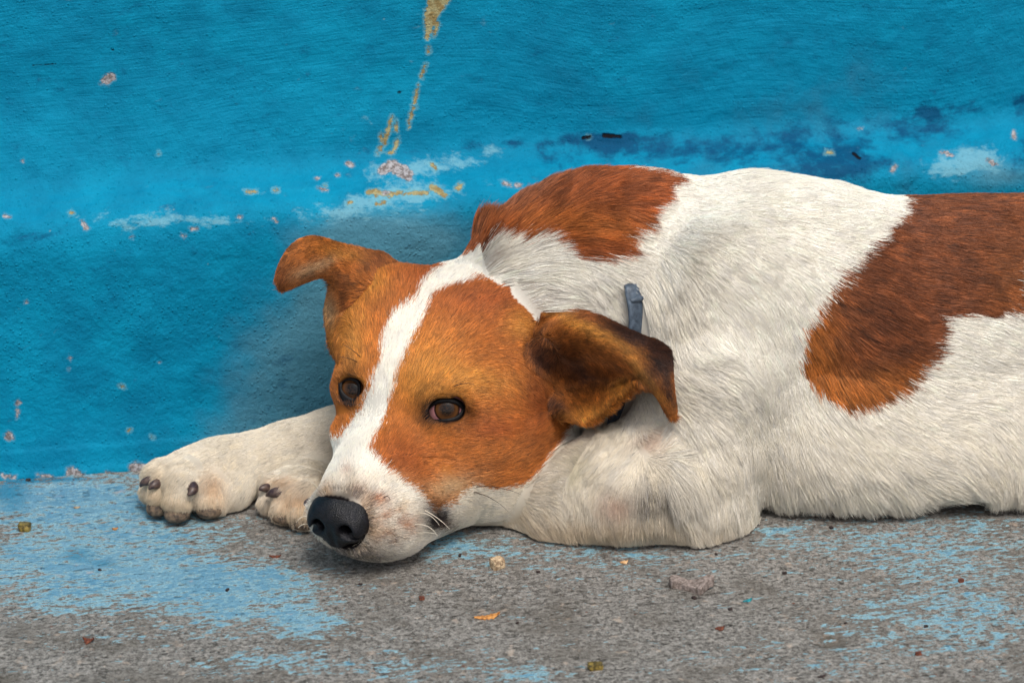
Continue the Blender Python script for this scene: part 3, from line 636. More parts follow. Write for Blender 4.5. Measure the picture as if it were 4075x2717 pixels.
    F_ = mixc(F_, c_gold, np.clip(ridge, 0, .9)); F_ = mixc(F_, c_dark, .92*np.clip(soft(px, py, 2150, 1400, 60, 90)+soft(px, py, 2310, 1480, 130, 55, 10)+soft(px, py, 2200, 1620, 80, 35, 30)+.6*soft(px, py, 2260, 1400, 70, 40), 0, 1))
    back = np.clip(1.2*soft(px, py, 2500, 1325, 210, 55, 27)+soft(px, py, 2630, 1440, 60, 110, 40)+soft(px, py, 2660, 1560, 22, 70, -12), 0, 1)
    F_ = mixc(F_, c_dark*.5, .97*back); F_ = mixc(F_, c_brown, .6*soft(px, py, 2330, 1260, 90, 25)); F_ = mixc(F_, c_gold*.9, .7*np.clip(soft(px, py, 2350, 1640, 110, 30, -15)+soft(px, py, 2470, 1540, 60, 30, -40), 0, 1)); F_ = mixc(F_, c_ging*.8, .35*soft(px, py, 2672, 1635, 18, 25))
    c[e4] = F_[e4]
    F_ = np.tile(c_ging*.8, (n, 1)); F_ = mixc(F_, c_tan, .75*np.clip(soft(px, py, 1260, 1060, 110, 22, -20)+soft(px, py, 1320, 1230, 30, 60), 0, 1)); F_ = mixc(F_, c_brown*.7, .85*np.clip(soft(px, py, 1125, 1100, 40, 60)+soft(px, py, 1380, 1200, 26, 120, -10)+soft(px, py, 1510, 1050, 60, 45), 0, 1)); F_ = mixc(F_, c_gold, .6*soft(px, py, 1360, 1010, 90, 25, 15)); F_ = mixc(F_, c_gold, .5*soft(px, py, 1340, 1350, 40, 90))
    c[e5] = F_[e5]
    return np.clip(c, 0, 1)
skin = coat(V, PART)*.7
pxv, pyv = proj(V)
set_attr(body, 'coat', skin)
t = NT('dog_skin'); t.set(t.p.inputs['Base Color'], t.attr('coat').outputs['Color']); t.p.inputs['Roughness'].default_value = .9; t.p.inputs['Specular IOR Level'].default_value = .1
body.data.materials.append(t.m)
# ------------------------------------------------------------------ eyes
t = NT('eyeball'); an = t.math('MULTIPLY', t.attr('ang').outputs['Fac'], .93); tc = t.n('ShaderNodeTexCoord').outputs['Object']
nz = t.noise(tc, 900, 3, .6)
aj = t.math('ADD', an, t.math('MULTIPLY', t.math('SUBTRACT', nz, .5), .035))
ca = t.mix(t.mapr(aj, .20, .235), lin((6, 5, 7)), t.mix(t.mapr(aj, .24, .44), lin((40, 26, 18)), lin((96, 62, 36))))
ca = t.mix(t.math('MULTIPLY', t.mapr(nz, .4, .65), .4), ca, lin((84, 56, 34)))
ca = t.mix(t.mapr(aj, .46, .54), ca, lin((30, 20, 18))); ca = t.mix(t.mapr(an, .555, .60), ca, lin((190, 132, 134))); ca = t.mix(t.mapr(an, .85, .95), ca, lin((20, 15, 17)))
t.set(t.p.inputs['Base Color'], ca); t.p.inputs['Roughness'].default_value = .02; t.p.inputs['Specular IOR Level'].default_value = .26; t.p.inputs['Coat Weight'].default_value = .0; t.p.inputs['Coat Roughness'].default_value = .02
eye_mat = t.m
t = NT('eyelid_skin'); t.set(t.p.inputs['Base Color'], lin((15, 12, 14))); t.p.inputs['Roughness'].default_value = .5; t.p.inputs['Specular IOR Level'].default_value = .25
g = t.n('ShaderNodeTexCoord').outputs['Object']; t.set(t.p.inputs['Normal'], t.bump(t.noise(g, 900, 3, .6), .5, .0006)); lid_mat = t.m
def sphere_pts(R, axis_, nr=64, ns=72):
    a = axis_/np.linalg.norm(axis_); b = np.cross(a, [0, 0, 1.]); b /= np.linalg.norm(b); c = np.cross(a, b)
    th = np.concatenate([np.linspace(0.001, .9, nr*2//3), np.linspace(.93, math.pi-.01, nr//3)]); ph = np.linspace(0, 2*math.pi, ns, endpoint=False)
    T, P_ = np.meshgrid(th, ph, indexing='ij')
    v = (np.cos(T)[..., None]*a+np.sin(T)[..., None]*(np.cos(P_)[..., None]*b+np.sin(P_)[..., None]*c))
    bulge = 1+.035*np.exp(-(T/.55)**4)[..., None]
    n_ = len(th); i = np.arange(n_*ns).reshape(n_, ns); F_ = np.stack([i[:-1], i[1:], np.roll(i, -1, 1)[1:], np.roll(i, -1, 1)[:-1]], -1).reshape(-1, 4)
    return (v*bulge*R).reshape(-1, 3), F_, T.ravel()
def sph_hit(px, py, c, R):
    d = ray(px, py); d = d/np.linalg.norm(d); o = CAM-c; b = d @ o; q = b*b-(o @ o-R*R)
    if q < 0: return CAM-d*b
    return CAM+d*(-b-math.sqrt(q))
OPEN_R = [(1680, 1680), (1698, 1646), (1720, 1618), (1750, 1605), (1780, 1602), (1812, 1608), (1836, 1626), (1829, 1642), (1812, 1657), (1780, 1665), (1742, 1668), (1712, 1670)]
RIM_R = [(1648, 1702), (1680, 1640), (1708, 1600), (1745, 1584), (1785, 1580), (1825, 1590), (1862, 1624), (1858, 1656), (1834, 1690), (1785, 1708), (1730, 1716), (1684, 1718)]
OPEN_L = [(1362, 1545), (1364, 1524), (1376, 1516), (1393, 1513), (1410, 1519), (1421, 1530), (1424, 1550), (1420, 1570), (1408, 1584), (1392, 1580), (1376, 1568), (1366, 1556)]
RIM_L = [(1346, 1550), (1349, 1512), (1366, 1494), (1394, 1488), (1417, 1498), (1434, 1520), (1436, 1550), (1432, 1592), (1412, 1632), (1386, 1624), (1362, 1595), (1350, 1570)]
def closed(pts, n):
    p = np.asarray(pts, float); q = np.vstack([p, p, p]); m = len(p); c = catmull(q, 3*n*8); return c[n*8:2*n*8:8][:n]
def tube_mesh(P, rad, ns=8, close=False):
    P = np.asarray(P, float); n = len(P); T = np.gradient(P, axis=0) if not close else np.roll(P, -1, 0)-np.roll(P, 1, 0)
    T /= np.linalg.norm(T, axis=1, keepdims=True)+1e-12; ref = np.array([.3, .2, .93]); out = []
    for i in range(n):
        b = np.cross(T[i], ref); b /= np.linalg.norm(b)+1e-9; c = np.cross(T[i], b); r = rad[i] if hasattr(rad, '__len__') else rad
        a = np.linspace(0, 2*math.pi, ns, endpoint=False); out.append(P[i]+r*(np.cos(a)[:, None]*b+np.sin(a)[:, None]*c))
    Vt = np.vstack(out); i = np.arange(n*ns).reshape(n, ns); j = np.roll(i, -1, 1)
    if close: F_ = np.stack([i, j, np.roll(j, -1, 0), np.roll(i, -1, 0)], -1).reshape(-1, 4)
    else: F_ = np.stack([i[:-1], j[:-1], j[1:], i[1:]], -1).reshape(-1, 4)
    return Vt, F_
for cc, (gx_, gy_), OP, RM in ((cR, (1779, 1627), OPEN_R, RIM_R), (cL, (1403, 1549), OPEN_L, RIM_L)):
    pole = sph_hit(gx_, gy_, cc, ER)-cc
    v_, f_, an_ = sphere_pts(ER, pole); e = part('eye', v_+cc, f_, eye_mat); set_attr(e, 'ang', an_)
    N = 60; op = closed(OP, N); rm = closed(RM, N); rows = []
    for w, rr in ((0, -.0005), (0.0, .0006), (.15, .0014), (.45, .0019), (.8, .0021)):
        rows.append([sph_hit(*(op[i]*(1-w)+rm[i]*w), cc, ER*1.035+rr) for i in range(N)])
    last = []
    for i in range(N):
        s_ = sph_hit(*rm[i], cc, ER+.0028); h_, n_ = hit(*rm[i])
        last.append(h_+n_*.0003 if h_ is not None and abs((h_-s_) @ fw) < .008 else s_+fw*.002)
    rows.append(last); rows.append([p+fw*.004 for p in last])
    R_ = np.array(rows); i = np.arange(R_.shape[0]*N).reshape(R_.shape[0], N); j = np.roll(i, -1, 1)
    part('eyelid', R_.reshape(-1, 3), np.stack([i[:-1], j[:-1], j[1:], i[1:]], -1).reshape(-1, 4), lid_mat)
# ------------------------------------------------------------------ nose leather (own fine implicit surface)
keep = (VS, LO, HI, dims, ax)
cn = hd(-1, 98, -24); VS = .0006; LO = cn-.034; HI = cn+.034; dims = np.ceil((HI-LO)/VS).astype(int)+1; S = np.full(dims, .05, np.float32); ax = [LO[i]+VS*np.arange(dims[i]) for i in range(3)]
he((-1, 94, -18), (17.5, 13, 10), 4, tilt=-20); he((-1, 95, -26), (14.5, 12, 13), 7)
for s_ in (1, -1):
    he((s_*10.5-1, 98, -24), (8, 10, 8.5), 5)
hc((0, 100, -34), (0, 90, -41), 5, 4, 5)
for s_ in (1, -1):
    hc((s_*8.6-1, 110, -23), (s_*8.6-1, 99, -22), 4.5, 3.2, 2.5, True); hc((s_*9-1, 108, -25), (s_*17-1, 100, -28), 2.1, 1.3, 2.5, True)
hc((-1, 110, -20), (-1, 105, -40), 1.3, 1.5, 2.2, True)
NV, NF = surface_nets(S); NV = relax(NV, NF, 2)
VS, LO, HI, dims, ax = keep
t = NT('nose_leather'); g = t.n('ShaderNodeNewGeometry').outputs['Position']; vo = t.n('ShaderNodeTexVoronoi'); t.set(vo.inputs['Vector'], g); vo.inputs['Scale'].default_value = 1300
t.set(t.p.inputs['Base Color'], t.mix(t.mapr(t.noise(g, 160, 3), .35, .7), lin((8, 8, 12)), lin((19, 19, 26)))); t.p.inputs['Roughness'].default_value = .4; t.p.inputs['Specular IOR Level'].default_value = .34
t.set(t.p.inputs['Normal'], t.bump(t.math('ADD', vo.outputs['Distance'], t.math('MULTIPLY', t.noise(g, 500, 3), .3)), .6, .0006))
part('nose', NV, NF, t.m)
# ------------------------------------------------------------------ claws and toe pads
t = NT('claw_horn'); g = t.n('ShaderNodeNewGeometry').outputs['Position']; t.set(t.p.inputs['Base Color'], t.mix(t.mapr(t.noise(g, 300, 3), .35, .65), lin((48, 34, 40)), lin((92, 74, 66)))); t.p.inputs['Roughness'].default_value = .4; claw_mat = t.m
CLAWS = []
for (bx, by, tx, ty, r_) in ((772, 1936, 738, 1968, .0052), (628, 1920, 607, 1952, .0042), (600, 1906, 576, 1940, .0042), (1112, 1955, 1072, 1975, .0048), (1064, 1938, 1034, 1952, .0038), (1238, 1998, 1222, 2012, .0042)):
    h_, n_ = hit(bx, by)
    if h_ is None: continue
    a = h_-n_*.004; hb, nb = hit(tx, ty); b = (hb+nb*.0042 if hb is not None and abs(hb[1]-h_[1]) < .015 else onY(tx, ty, h_[1]-.004))
    u = np.linspace(0, 1, 9)[:, None]; mid = (a+h_+b)/3+n_*.006; Pth = a*(1-u)**2+2*mid*u*(1-u)+b*u**2
    v_, f_ = tube_mesh(Pth, r_*(1-.82*np.linspace(0, 1, 9)**1.6), 10); part('claw', v_, f_, claw_mat); CLAWS.append((mid+b)/2)
t = NT('pad_skin'); g = t.n('ShaderNodeNewGeometry').outputs['Position']; t.set(t.p.inputs['Base Color'], t.mix(t.mapr(t.noise(g, 250, 4), .35, .65), lin((58, 48, 42)), lin((122, 102, 82)))); t.p.inputs['Roughness'].default_value = .75
t.set(t.p.inputs['Normal'], t.bump(t.noise(g, 600, 4, .7), .9, .001)); pad_mat = t.m
PADS = []
for (a, b, r_, cl) in TOES[:3]+TOES[4:6]:
    d_ = b-a; d_[2] = 0; d_ /= np.linalg.norm(d_); c_ = b+d_*.0046; c_[2] = .0068; s_ = np.array([0, 0, 1.]); q_ = np.cross(d_, s_)
    v_, f_, _ = sphere_pts(1., np.array([1., 0, 0.]), 30, 28); v_ = v_/np.linalg.norm(v_, axis=1, keepdims=True)
    v_ = c_+v_[:, :1]*d_*r_*.86+v_[:, 1:2]*q_*r_*.86+v_[:, 2:]*s_*.0064
    part('paw_pad', v_, f_, pad_mat); PADS.append(c_)
# ------------------------------------------------------------------ collar
def on_trunk(px, py):
    d_ = ray(px, py); d_ /= np.linalg.norm(d_); return CAM+d_*march(CAM, d_, 1.5, 2.4)[0]
A_, B_, C_ = on_trunk(2490, 1120), on_trunk(2520, 1300), on_trunk(2425, 1740)
print('collar', A_, B_, C_)
nrm = np.cross(B_-A_, C_-A_); nrm /= np.linalg.norm(nrm)
cen = (A_+C_)/2+np.array([0.0, .050, 0]); cen = cen-nrm*((cen-A_) @ nrm); e1 = A_-cen; e1 /= np.linalg.norm(e1); e2 = np.cross(nrm, e1)
ring = []; rads = []
for a in np.linspace(0, 2*math.pi, 160, endpoint=False):
    d_ = math.cos(a)*e1+math.sin(a)*e2; q_ = march(cen, d_, 0, .12, False); rads.append(q_[0] if q_[1] else .09)
rads = np.array(rads); rads = np.minimum(rads, np.median(rads)*1.25)
RD = True
print('ring', rads.min(), rads.max())
for _ in range(6): rads = np.maximum(rads*.98, (np.roll(rads, 1)+rads*2+np.roll(rads, -1))/4)
ring = np.array([cen+(math.cos(a)*e1+math.sin(a)*e2)*(r_+.0062) for a, r_ in zip(np.linspace(0, 2*math.pi, 160, endpoint=False), rads)])
rpx, rpy = proj(ring); sink = smooth01((1135-rpy)/60)+smooth01((2380-rpx)/60)*(rpy < 1500); ring -= np.clip(sink, 0, 1)[:, None]*(ring-cen)/np.linalg.norm(ring-cen, axis=1, keepdims=True)*.022; ring += smooth01((rpy-1500)/80)[:, None]*(ring-cen)/np.linalg.norm(ring-cen, axis=1, keepdims=True)*.005
ring[:, 2] = np.maximum(ring[:, 2], .004)
rad_d = ring-cen; rad_d /= np.linalg.norm(rad_d, axis=1, keepdims=True); hw, th_ = .0074, .0013
csec = [(-hw, -th_), (hw, -th_), (hw*1.04, 0), (hw*.9, th_), (0, th_*1.5), (-hw*.9, th_), (-hw*1.04, 0)]
nar = (1-.75*np.clip(smooth01((1165-rpy)/80)+smooth01((2380-rpx)/60)*(rpy < 1500), 0, 1))[:, None]
cv = np.stack([ring+nrm*a*nar+rad_d*b for a, b in csec], 1); i = np.arange(160*7).reshape(160, 7); j = np.roll(i, -1, 1)
t = NT('collar_strap'); g = t.n('ShaderNodeNewGeometry').outputs['Position']; t.set(t.p.inputs['Base Color'], t.mix(t.mapr(t.noise(g, 220, 4), .3, .7), lin((54, 66, 80)), lin((92, 106, 122)))); t.p.inputs['Roughness'].default_value = .5
t.set(t.p.inputs['Normal'], t.bump(t.noise(g, 900, 3), .5, .0006))
collar = part('collar', cv.reshape(-1, 3), np.stack([i, j, np.roll(j, -1, 0), np.roll(i, -1, 0)], -1).reshape(-1, 4), t.m)
v_, f_ = tube_mesh([ring[5]+rad_d[5]*.001-nrm*.005, ring[5]+rad_d[5]*.003, ring[5]+rad_d[5]*.001+nrm*.007], [.0016, .0024, .0016], 10)
o = mesh_obj('keeper', np.vstack([v_])-DOFF, f_, t.m, None); o.parent = collar
# ------------------------------------------------------------------ whiskers
t = NT('whisker_hair'); t.set(t.p.inputs['Base Color'], lin((225, 215, 195))); t.p.inputs['Roughness'].default_value = .4; wm1 = t.m
t = NT('dark_whisker_hair'); t.set(t.p.inputs['Base Color'], lin((60, 44, 36))); t.p.inputs['Roughness'].default_value = .4; wm2 = t.m
for (x0, y0, x1, y1, x2, y2, d0, w_) in ((1668, 2041, 1710, 2050, 1748, 2088, .010, 0), (1652, 2087, 1705, 2095, 1742, 2134, .012, 0), (1660, 2122, 1700, 2118, 1735, 2124, .01, 0), (1690, 2030, 1740, 2060, 1790, 2104, .012, 0), (1896, 1936, 1990, 1940, 2075, 1968, .016, 1), (1886, 1957, 1960, 1985, 2022, 2034, .018, 1),
    (1240, 1990, 1222, 2010, 1205, 2050, .006, 0), (1236, 2060, 1205, 2055, 1180, 2078, .006, 0), (1240, 2090, 1210, 2085, 1186, 2100, .006, 0), (1434, 1420, 1405, 1395, 1367, 1369, .010, 1), (1420, 1440, 1385, 1425, 1345, 1418, .010, 1), (1270, 1955, 1250, 1925, 1215, 1905, .008, 0), (1528, 1978, 1545, 1975, 1552, 1992, .006, 1), (1800, 1540, 1850, 1525, 1890, 1530, .008, 1)):
    h_, n_ = hit(x0, y0)
    if h_ is None: continue
    dp = (h_-CAM) @ fw
    def atd(px, py, dd): return CAM+ray(px, py)*(dp-dd)
    P0, P1, P2 = h_, atd(x1, y1, d0*.8), atd(x2, y2, d0); u = np.linspace(0, 1, 12)[:, None]; c1 = 2*P1-.5*(P0+P2)
    Pth = P0*(1-u)**2+2*c1*u*(1-u)+P2*u**2
    v_, f_ = tube_mesh(Pth, np.linspace(.00042, .00010, 12)*(1 if w_ == 0 else .9), 5); part('whisker', v_, f_, (wm1, wm2)[w_])
# ------------------------------------------------------------------ combing directions (x, y, dx, dy in the picture plane of the photograph's dog), laid onto the surface
G_ = []
def gd(*rows):
    for (x, y, dx, dy) in rows:
        h_, n_ = hit(x, y)
        if h_ is None: continue
        v = rt*dx-up*dy; v = v/np.linalg.norm(v); vd = (h_-CAM)/np.linalg.norm(h_-CAM); q = float(vd @ n_); q = min(q, -.25)
        t_ = v-vd*((v @ n_)/q); t_ -= n_*(t_ @ n_); t_ /= np.linalg.norm(t_)
        G_.append((h_, t_))
# face
gd((1450, 1900, .25, -1), (1400, 1800, .0, -1), (1480, 1780, .2, -1), (1520, 1650, .25, -1), (1560, 1480, .25, -1), (1620, 1350, .35, -1), (1690, 1230, .6, -1), (1790, 1110, .7, -.7), (1400, 1680, -.1, -1), (1460, 1480, -.1, -1), (1420, 1400, -.25, -1), (1500, 1250, -.1, -1), (1480, 1150, -.2, -1), (1620, 1100, .2, -1),
   (1380, 1620, -.3, -.8), (1640, 1700, .5, -.8), (1620, 1600, .3, -1), (1700, 1480, .35, -1), (1760, 1520, .7, -.8), (1860, 1530, 1, -.25), (1900, 1620, 1, .25), (1780, 1740, 1, .1), (1700, 1800, .9, -.1), (1600, 1830, .7, -.5), (1560, 1930, .8, -.4), (1600, 2050, 1, -.1), (1530, 2120, 1, .1), (1450, 2200, .7, .7), (1350, 2215, .0, 1),
   (1250, 2150, -.5, 1), (1700, 2060, 1, .1), (1650, 1980, 1, 0), (1800, 1900, 1, -.1), (1900, 1850, 1, -.2), (1980, 1900, 1, -.25), (2050, 1800, .8, -.5), (2130, 1720, .7, -.6), (2180, 1650, .5, -.7), (1990, 1700, 1, .15), (1960, 1560, 1, .35), (2050, 1500, .7, .7), (1800, 1400, .7, -.55), (1950, 1400, 1, .15), (2060, 1330, 1, .35),
   (1750, 1280, .6, -.9), (1850, 1220, .7, -.7), (1950, 1180, .85, -.5), (2080, 1180, .9, -.2), (2180, 1260, 1, .2), (1900, 1060, 1, -.35), (2000, 1080, 1, -.1), (1850, 2010, 1, .1), (2000, 2000, 1, -.15), (2150, 1900, .8, -.3), (2230, 1780, .5, .2), (2200, 1880, .6, .3), (1440, 1990, .5, -.8), (1330, 1960, -.1, -1), (1290, 1950, -.4, -.9), (1500, 2010, .9, -.5), (1490, 2080, 1, -.2), (1480, 2140, 1, .2), (1880, 1290, .6, -.6))
# neck, withers, back
gd((1920, 930, .6, -.6), (2000, 850, .7, -.7), (2100, 860, .7, -.6), (2200, 800, .9, -.5), (2200, 720, 1, -.4), (2350, 780, 1, -.3), (2500, 740, 1, -.05), (2350, 900, 1, .1), (2500, 880, 1, .25), (2450, 980, .9, .45), (2600, 800, 1, .1), (2100, 980, .9, -.25), (2250, 1060, .9, .5), (2350, 1150, .8, .7), (2150, 1080, 1, .15), (2000, 1000, .7, -.6),
   (2440, 1200, .55, .85), (2420, 1300, .5, .85), (2550, 1050, .7, .6), (2560, 1200, .3, 1), (2600, 1300, .15, 1), (2700, 1150, .5, .85), (2680, 1300, .25, 1), (2560, 1450, .15, 1), (2560, 1600, .1, 1), (2450, 1680, -.1, 1), (2700, 1450, .8, .35), (2650, 1520, .6, .6), (2800, 1400, 1, .1), (2800, 1550, .9, .45), (2900, 1500, .75, .75), (2850, 1250, .6, .7), (2950, 1350, .4, .9), (2900, 1650, .45, 1), (2780, 1680, .6, .8),
   (2700, 950, .9, .35), (2900, 900, 1, .15), (2900, 1050, .85, .45), (3050, 750, 1, .05), (3200, 850, 1, .2), (3400, 850, 1, .12), (3100, 1050, .8, .6), (3250, 1050, .9, .45), (3400, 1050, .95, .3), (3050, 1250, .35, 1), (3150, 1250, .45, .9), (3120, 1450, .1, 1), (3080, 1650, .1, 1), (3100, 1800, .35, 1), (3060, 1950, .3, 1), (3200, 1450, .3, 1), (3300, 1350, .6, .8), (3350, 1550, .6, .8),
   (3500, 1200, .9, .35), (3500, 1400, .85, .5), (3700, 1200, 1, .15), (3800, 900, 1, .08), (4000, 900, 1, .1), (4050, 1150, .9, .3), (3750, 1400, 1, .15), (3950, 1450, 1, .2), (3500, 1700, .8, .5), (3300, 1750, .55, .8), (3300, 1950, .5, .85), (3500, 1950, .65, .75), (3700, 1850, .85, .5), (3800, 1650, .95, .25), (3900, 1850, .6, .75), (4000, 1750, .6, .8), (4030, 1900, -.1, 1), (3950, 1980, .3, .8), (3700, 2000, .8, .5), (3180, 2030, .4, 1))
# forelegs and paws
gd((2600, 1765, .2, -.3), (2500, 1800, -.6, .6), (2400, 1850, -.6, .8), (2300, 1880, -.4, 1), (2350, 2000, .1, 1), (2250, 2020, .3, 1), (2100, 2090, .6, .8), (2500, 1950, -.05, 1), (2650, 1900, .15, 1), (2600, 2050, .15, 1), (2750, 2000, .15, 1), (2750, 1800, .4, 1), (2850, 1900, .15, 1), (2850, 2080, -.05, 1), (2700, 2100, -.3, 1), (2450, 2080, .4, 1),
   (1300, 1700, -.9, .25), (1200, 1760, -.9, .4), (1050, 1820, -.9, .4), (950, 1880, -.8, .5), (850, 1830, -.9, .25), (780, 1860, -.8, .4), (700, 1870, -.7, .5), (650, 1910, -.5, .8), (600, 1930, -.4, .9), (700, 1960, -.3, 1), (690, 2010, .1, 1), (830, 1960, 0, 1), (860, 2010, .2, 1), (800, 1900, -.5, .8), (920, 1950, -.2, 1), (1000, 1920, -.5, 1), (580, 1970, 0, 1), (1300, 1830, -.8, .5),
   (1250, 1900, -.8, .3), (1180, 1900, -.8, .45), (1100, 1920, -.8, .6), (1080, 1990, -.3, 1), (1150, 1980, -.3, 1), (1200, 2000, .1, 1), (1180, 2050, .2, 1), (1250, 1960, -.4, .9))
# ears
gd((2200, 1280, .7, -.5), (2300, 1270, 1, .1), (2400, 1300, 1, .4), (2500, 1350, 1, .5), (2600, 1400, 1, .6), (2640, 1480, .3, 1), (2665, 1560, .1, 1), (2672, 1630, .1, 1), (2300, 1340, .8, -.4), (2400, 1380, .9, .2), (2500, 1450, .8, .5), (2560, 1500, .7, .7), (2620, 1560, .4, 1), (2250, 1400, .6, -.8), (2350, 1440, .3, .9), (2420, 1480, .3, .9),
   (2250, 1500, .3, .9), (2330, 1560, .6, .6), (2400, 1570, .5, .8), (2280, 1620, .5, .8), (2350, 1650, .4, .9), (2180, 1400, -.5, .5), (2180, 1560, .5, .7), (2450, 1560, .4, .9),
   (1540, 1050, -.6, -.8), (1480, 1020, -.9, -.4), (1400, 1010, -1, -.1), (1300, 970, -1, -.05), (1200, 990, -.9, .4), (1140, 1050, -.5, .8), (1120, 1120, -.1, 1), (1180, 1100, -.7, .6), (1270, 1050, -.9, .3), (1350, 1080, -.8, 0), (1420, 1100, -.6, -.5), (1500, 1120, -.3, -.9), (1400, 1200, -.6, .3), (1340, 1180, -.6, .6), (1330, 1280, -.4, .9), (1360, 1370, -.1, 1))
GP = np.array([g_[0] for g_ in G_]); GT = np.array([g_[1] for g_ in G_])
gvi = np.array([bvh.find_nearest(Vector(p))[2] for p in GP]); GPART = PART[F[gvi, 0]]
PG = np.array([0, 1, 2, 3, 4, 5])
def comb(P, part):
    out = np.zeros_like(P)
    for a in range(0, len(P), 20000):
        p = P[a:a+20000]; d2 = ((p[:, None]-GP[None])**2).sum(-1); w = 1/(d2+1.4e-4)**2
        pa = np.where(part[a:a+20000] == 1, 0, part[a:a+20000]); same = pa[:, None] == np.where(GPART == 1, 0, GPART)[None]; w = w*np.where(same, 1, .004)
        out[a:a+20000] = w @ GT
    return out/np.maximum(np.linalg.norm(out, axis=1, keepdims=True), 1e-9)
# ------------------------------------------------------------------ roots
P0_, P1_, P2_, P3_ = V[F[:, 0]], V[F[:, 1]], V[F[:, 2]], V[F[:, 3]]
area = np.linalg.norm(np.cross(P2_-P0_, P3_-P1_), axis=1)/2
fc = (P0_+P1_+P2_+P3_)/4; fpart = PART[F[:, 0]]; fpx, fpy = proj(fc)
fn = np.cross(P2_-P0_, P3_-P1_); fn /= np.linalg.norm(fn, axis=1, keepdims=True)
vdir = CAM-fc; vdir /= np.linalg.norm(vdir, axis=1, keepdims=True); facing = (fn*vdir).sum(1)
# hair length (m) and density (per m2)
def field(px, py, part):
    L = np.full(len(px), .022); L = np.where(part == 3, .0085, L); L = np.where((part == 1), .019, L); L = np.where(part == 2, .010, L); L = np.where(part >= 4, .0068, L)
    t_ = part == 0
    L = np.where(t_, .0185+.010*smooth01((2950-px)/500)*smooth01((py-800)/300)+.004*smooth01((2700-px)/200)*smooth01((1100-py)/100), L); L = np.where(t_, L+.011*smooth01((py-1700)/300), L)
    L = np.where(part == 3, L+.006*smooth01((px-1950)/300)*smooth01((1250-py)/150)+.008*smooth01((px-2000)/200)*smooth01((py-1600)/200), L)
    L = np.where(part == 3, L-.0035*np.exp(-((px-1400)/260)**2-((py-2100)/200)**2)-.0035*np.exp(-((px-1775)/100)**2-((py-1640)/62)**2)-.0038*np.exp(-((px-1395)/65)**2-((py-1560)/85)**2), L)
    L = np.where((part == 1) & (px < 1400), .0072, L); L = np.where((part == 2) & (px < 900), .0068, L); L = np.where((part == 2) & (px >= 900), .0085, L)
    L = np.where((part == 1) & (py > 1980) & (px > 1700), .021, L)
    return L
fl = field(fpx, fpy, fpart)
dens = np.where(np.isin(fpart, (3,)), 5.2e6, np.where(fpart >= 4, 5.0e6, np.where(fpart == 0, 2.3e6, 3.6e6)))
dens = dens*np.where(fpart == 0, 1.45, np.where(fpart == 1, 1.25, 1.)); dens = dens*np.where(facing > -.25, 1., .14); dens = np.where((fc[:, 0] > .42), dens*.35, dens)
dens = np.where((fn[:, 2] < -.5) & (fc[:, 2] < .008), 0, dens)
# bare skin: nose, eyes, under the collar strap
def near(P, c, r): return ((P-c)**2).sum(1) < r*r
bare_ = near(fc, cn+fw*-.004, .0205) & (fpart == 3)
bare_ |= in_poly(fpx, fpy, [(1664, 1694), (1688, 1638), (1712, 1604), (1745, 1590), (1785, 1587), (1822, 1596), (1850, 1624), (1848, 1650), (1828, 1678), (1785, 1694), (1730, 1702), (1690, 1704)]) & (fpart == 3) & (facing > 0)
bare_ |= in_poly(fpx, fpy, [(1350, 1550), (1352, 1514), (1368, 1499), (1394, 1494), (1415, 1503), (1431, 1520), (1433, 1550), (1429, 1590), (1408, 1624), (1386, 1614), (1364, 1590)]) & (fpart == 3)
dr = np.abs((fc-cen) @ nrm); rk_ = kdtree.KDTree(48)
for i, p in enumerate(ring[:48]): rk_.insert(p, i)
rk_.balance(); cand = np.where((dr < .0045) & np.isin(fpart, (0,)) & (fpy > 1098))[0]
for i in cand:
    if rk_.find(fc[i])[2] < (.011 if fpy[i] < 1500 else .014): bare_[i] = True
for c_ in PADS: bare_ |= near(fc, c_, .0055)
dens = np.where((fpart == 3) & (np.exp(-((fpx-1760)/170)**2-((fpy-1650)/120)**2) > .3), dens*1.6, dens)
dens = np.where(bare_, 0, dens)
HAIR_SCALE = 1.0
w = area*dens*HAIR_SCALE; NH = int(w.sum()); cs = np.cumsum(w); fi = np.searchsorted(cs, RNG.random(NH)*cs[-1]); fi = np.minimum(fi, len(F)-1)
a = RNG.random(NH)[:, None]; b = RNG.random(NH)[:, None]
root = (P0_[fi]*(1-a)+P1_[fi]*a)*(1-b)+(P3_[fi]*(1-a)+P2_[fi]*a)*b
nrm_ = (VN[F[fi, 0]]*(1-a)+VN[F[fi, 1]]*a)*(1-b)+(VN[F[fi, 3]]*(1-a)+VN[F[fi, 2]]*a)*b; nrm_ /= np.linalg.norm(nrm_, axis=1, keepdims=True)
part_ = fpart[fi]; hpx, hpy = proj(root); L = field(hpx, hpy, part_)
T = comb(root, part_); T -= nrm_*(T*nrm_).sum(1, keepdims=True); T /= np.maximum(np.linalg.norm(T, axis=1, keepdims=True), 1e-6)
Bn = np.cross(nrm_, T)
long_ = smooth01((L-.009)/.016)
ang = (.26*vnoise(root, .022, 31)+.18*vnoise(root, .009, 32)+.10*vnoise(root, .004, 33))*(.30+.80*long_)+RNG.normal(0, .05, NH)
T = T*np.cos(ang)[:, None]+Bn*np.sin(ang)[:, None]
sdc = (root-cen) @ nrm; sdc = sdc*np.sign((onY(2300, 1200, -.15)-cen) @ nrm)
L = np.where((part_ == 0) & (hpy > 1080) & (hpy < 1800), L*(1-.68*smooth01(1-np.abs(sdc-.010)/.012)), L)
Lr = L*(1+.16*RNG.normal(0, 1, NH)).clip(.5, 1.5)*(1+.22*vnoise(root, .012, 44))
lift = (.19+.07*vnoise(root, .010, 35)+.035*RNG.normal(0, 1, NH)).clip(.07, .6); lift = np.where(part_ == 3, lift*.85, np.where(part_ >= 4, lift*1.5, lift))
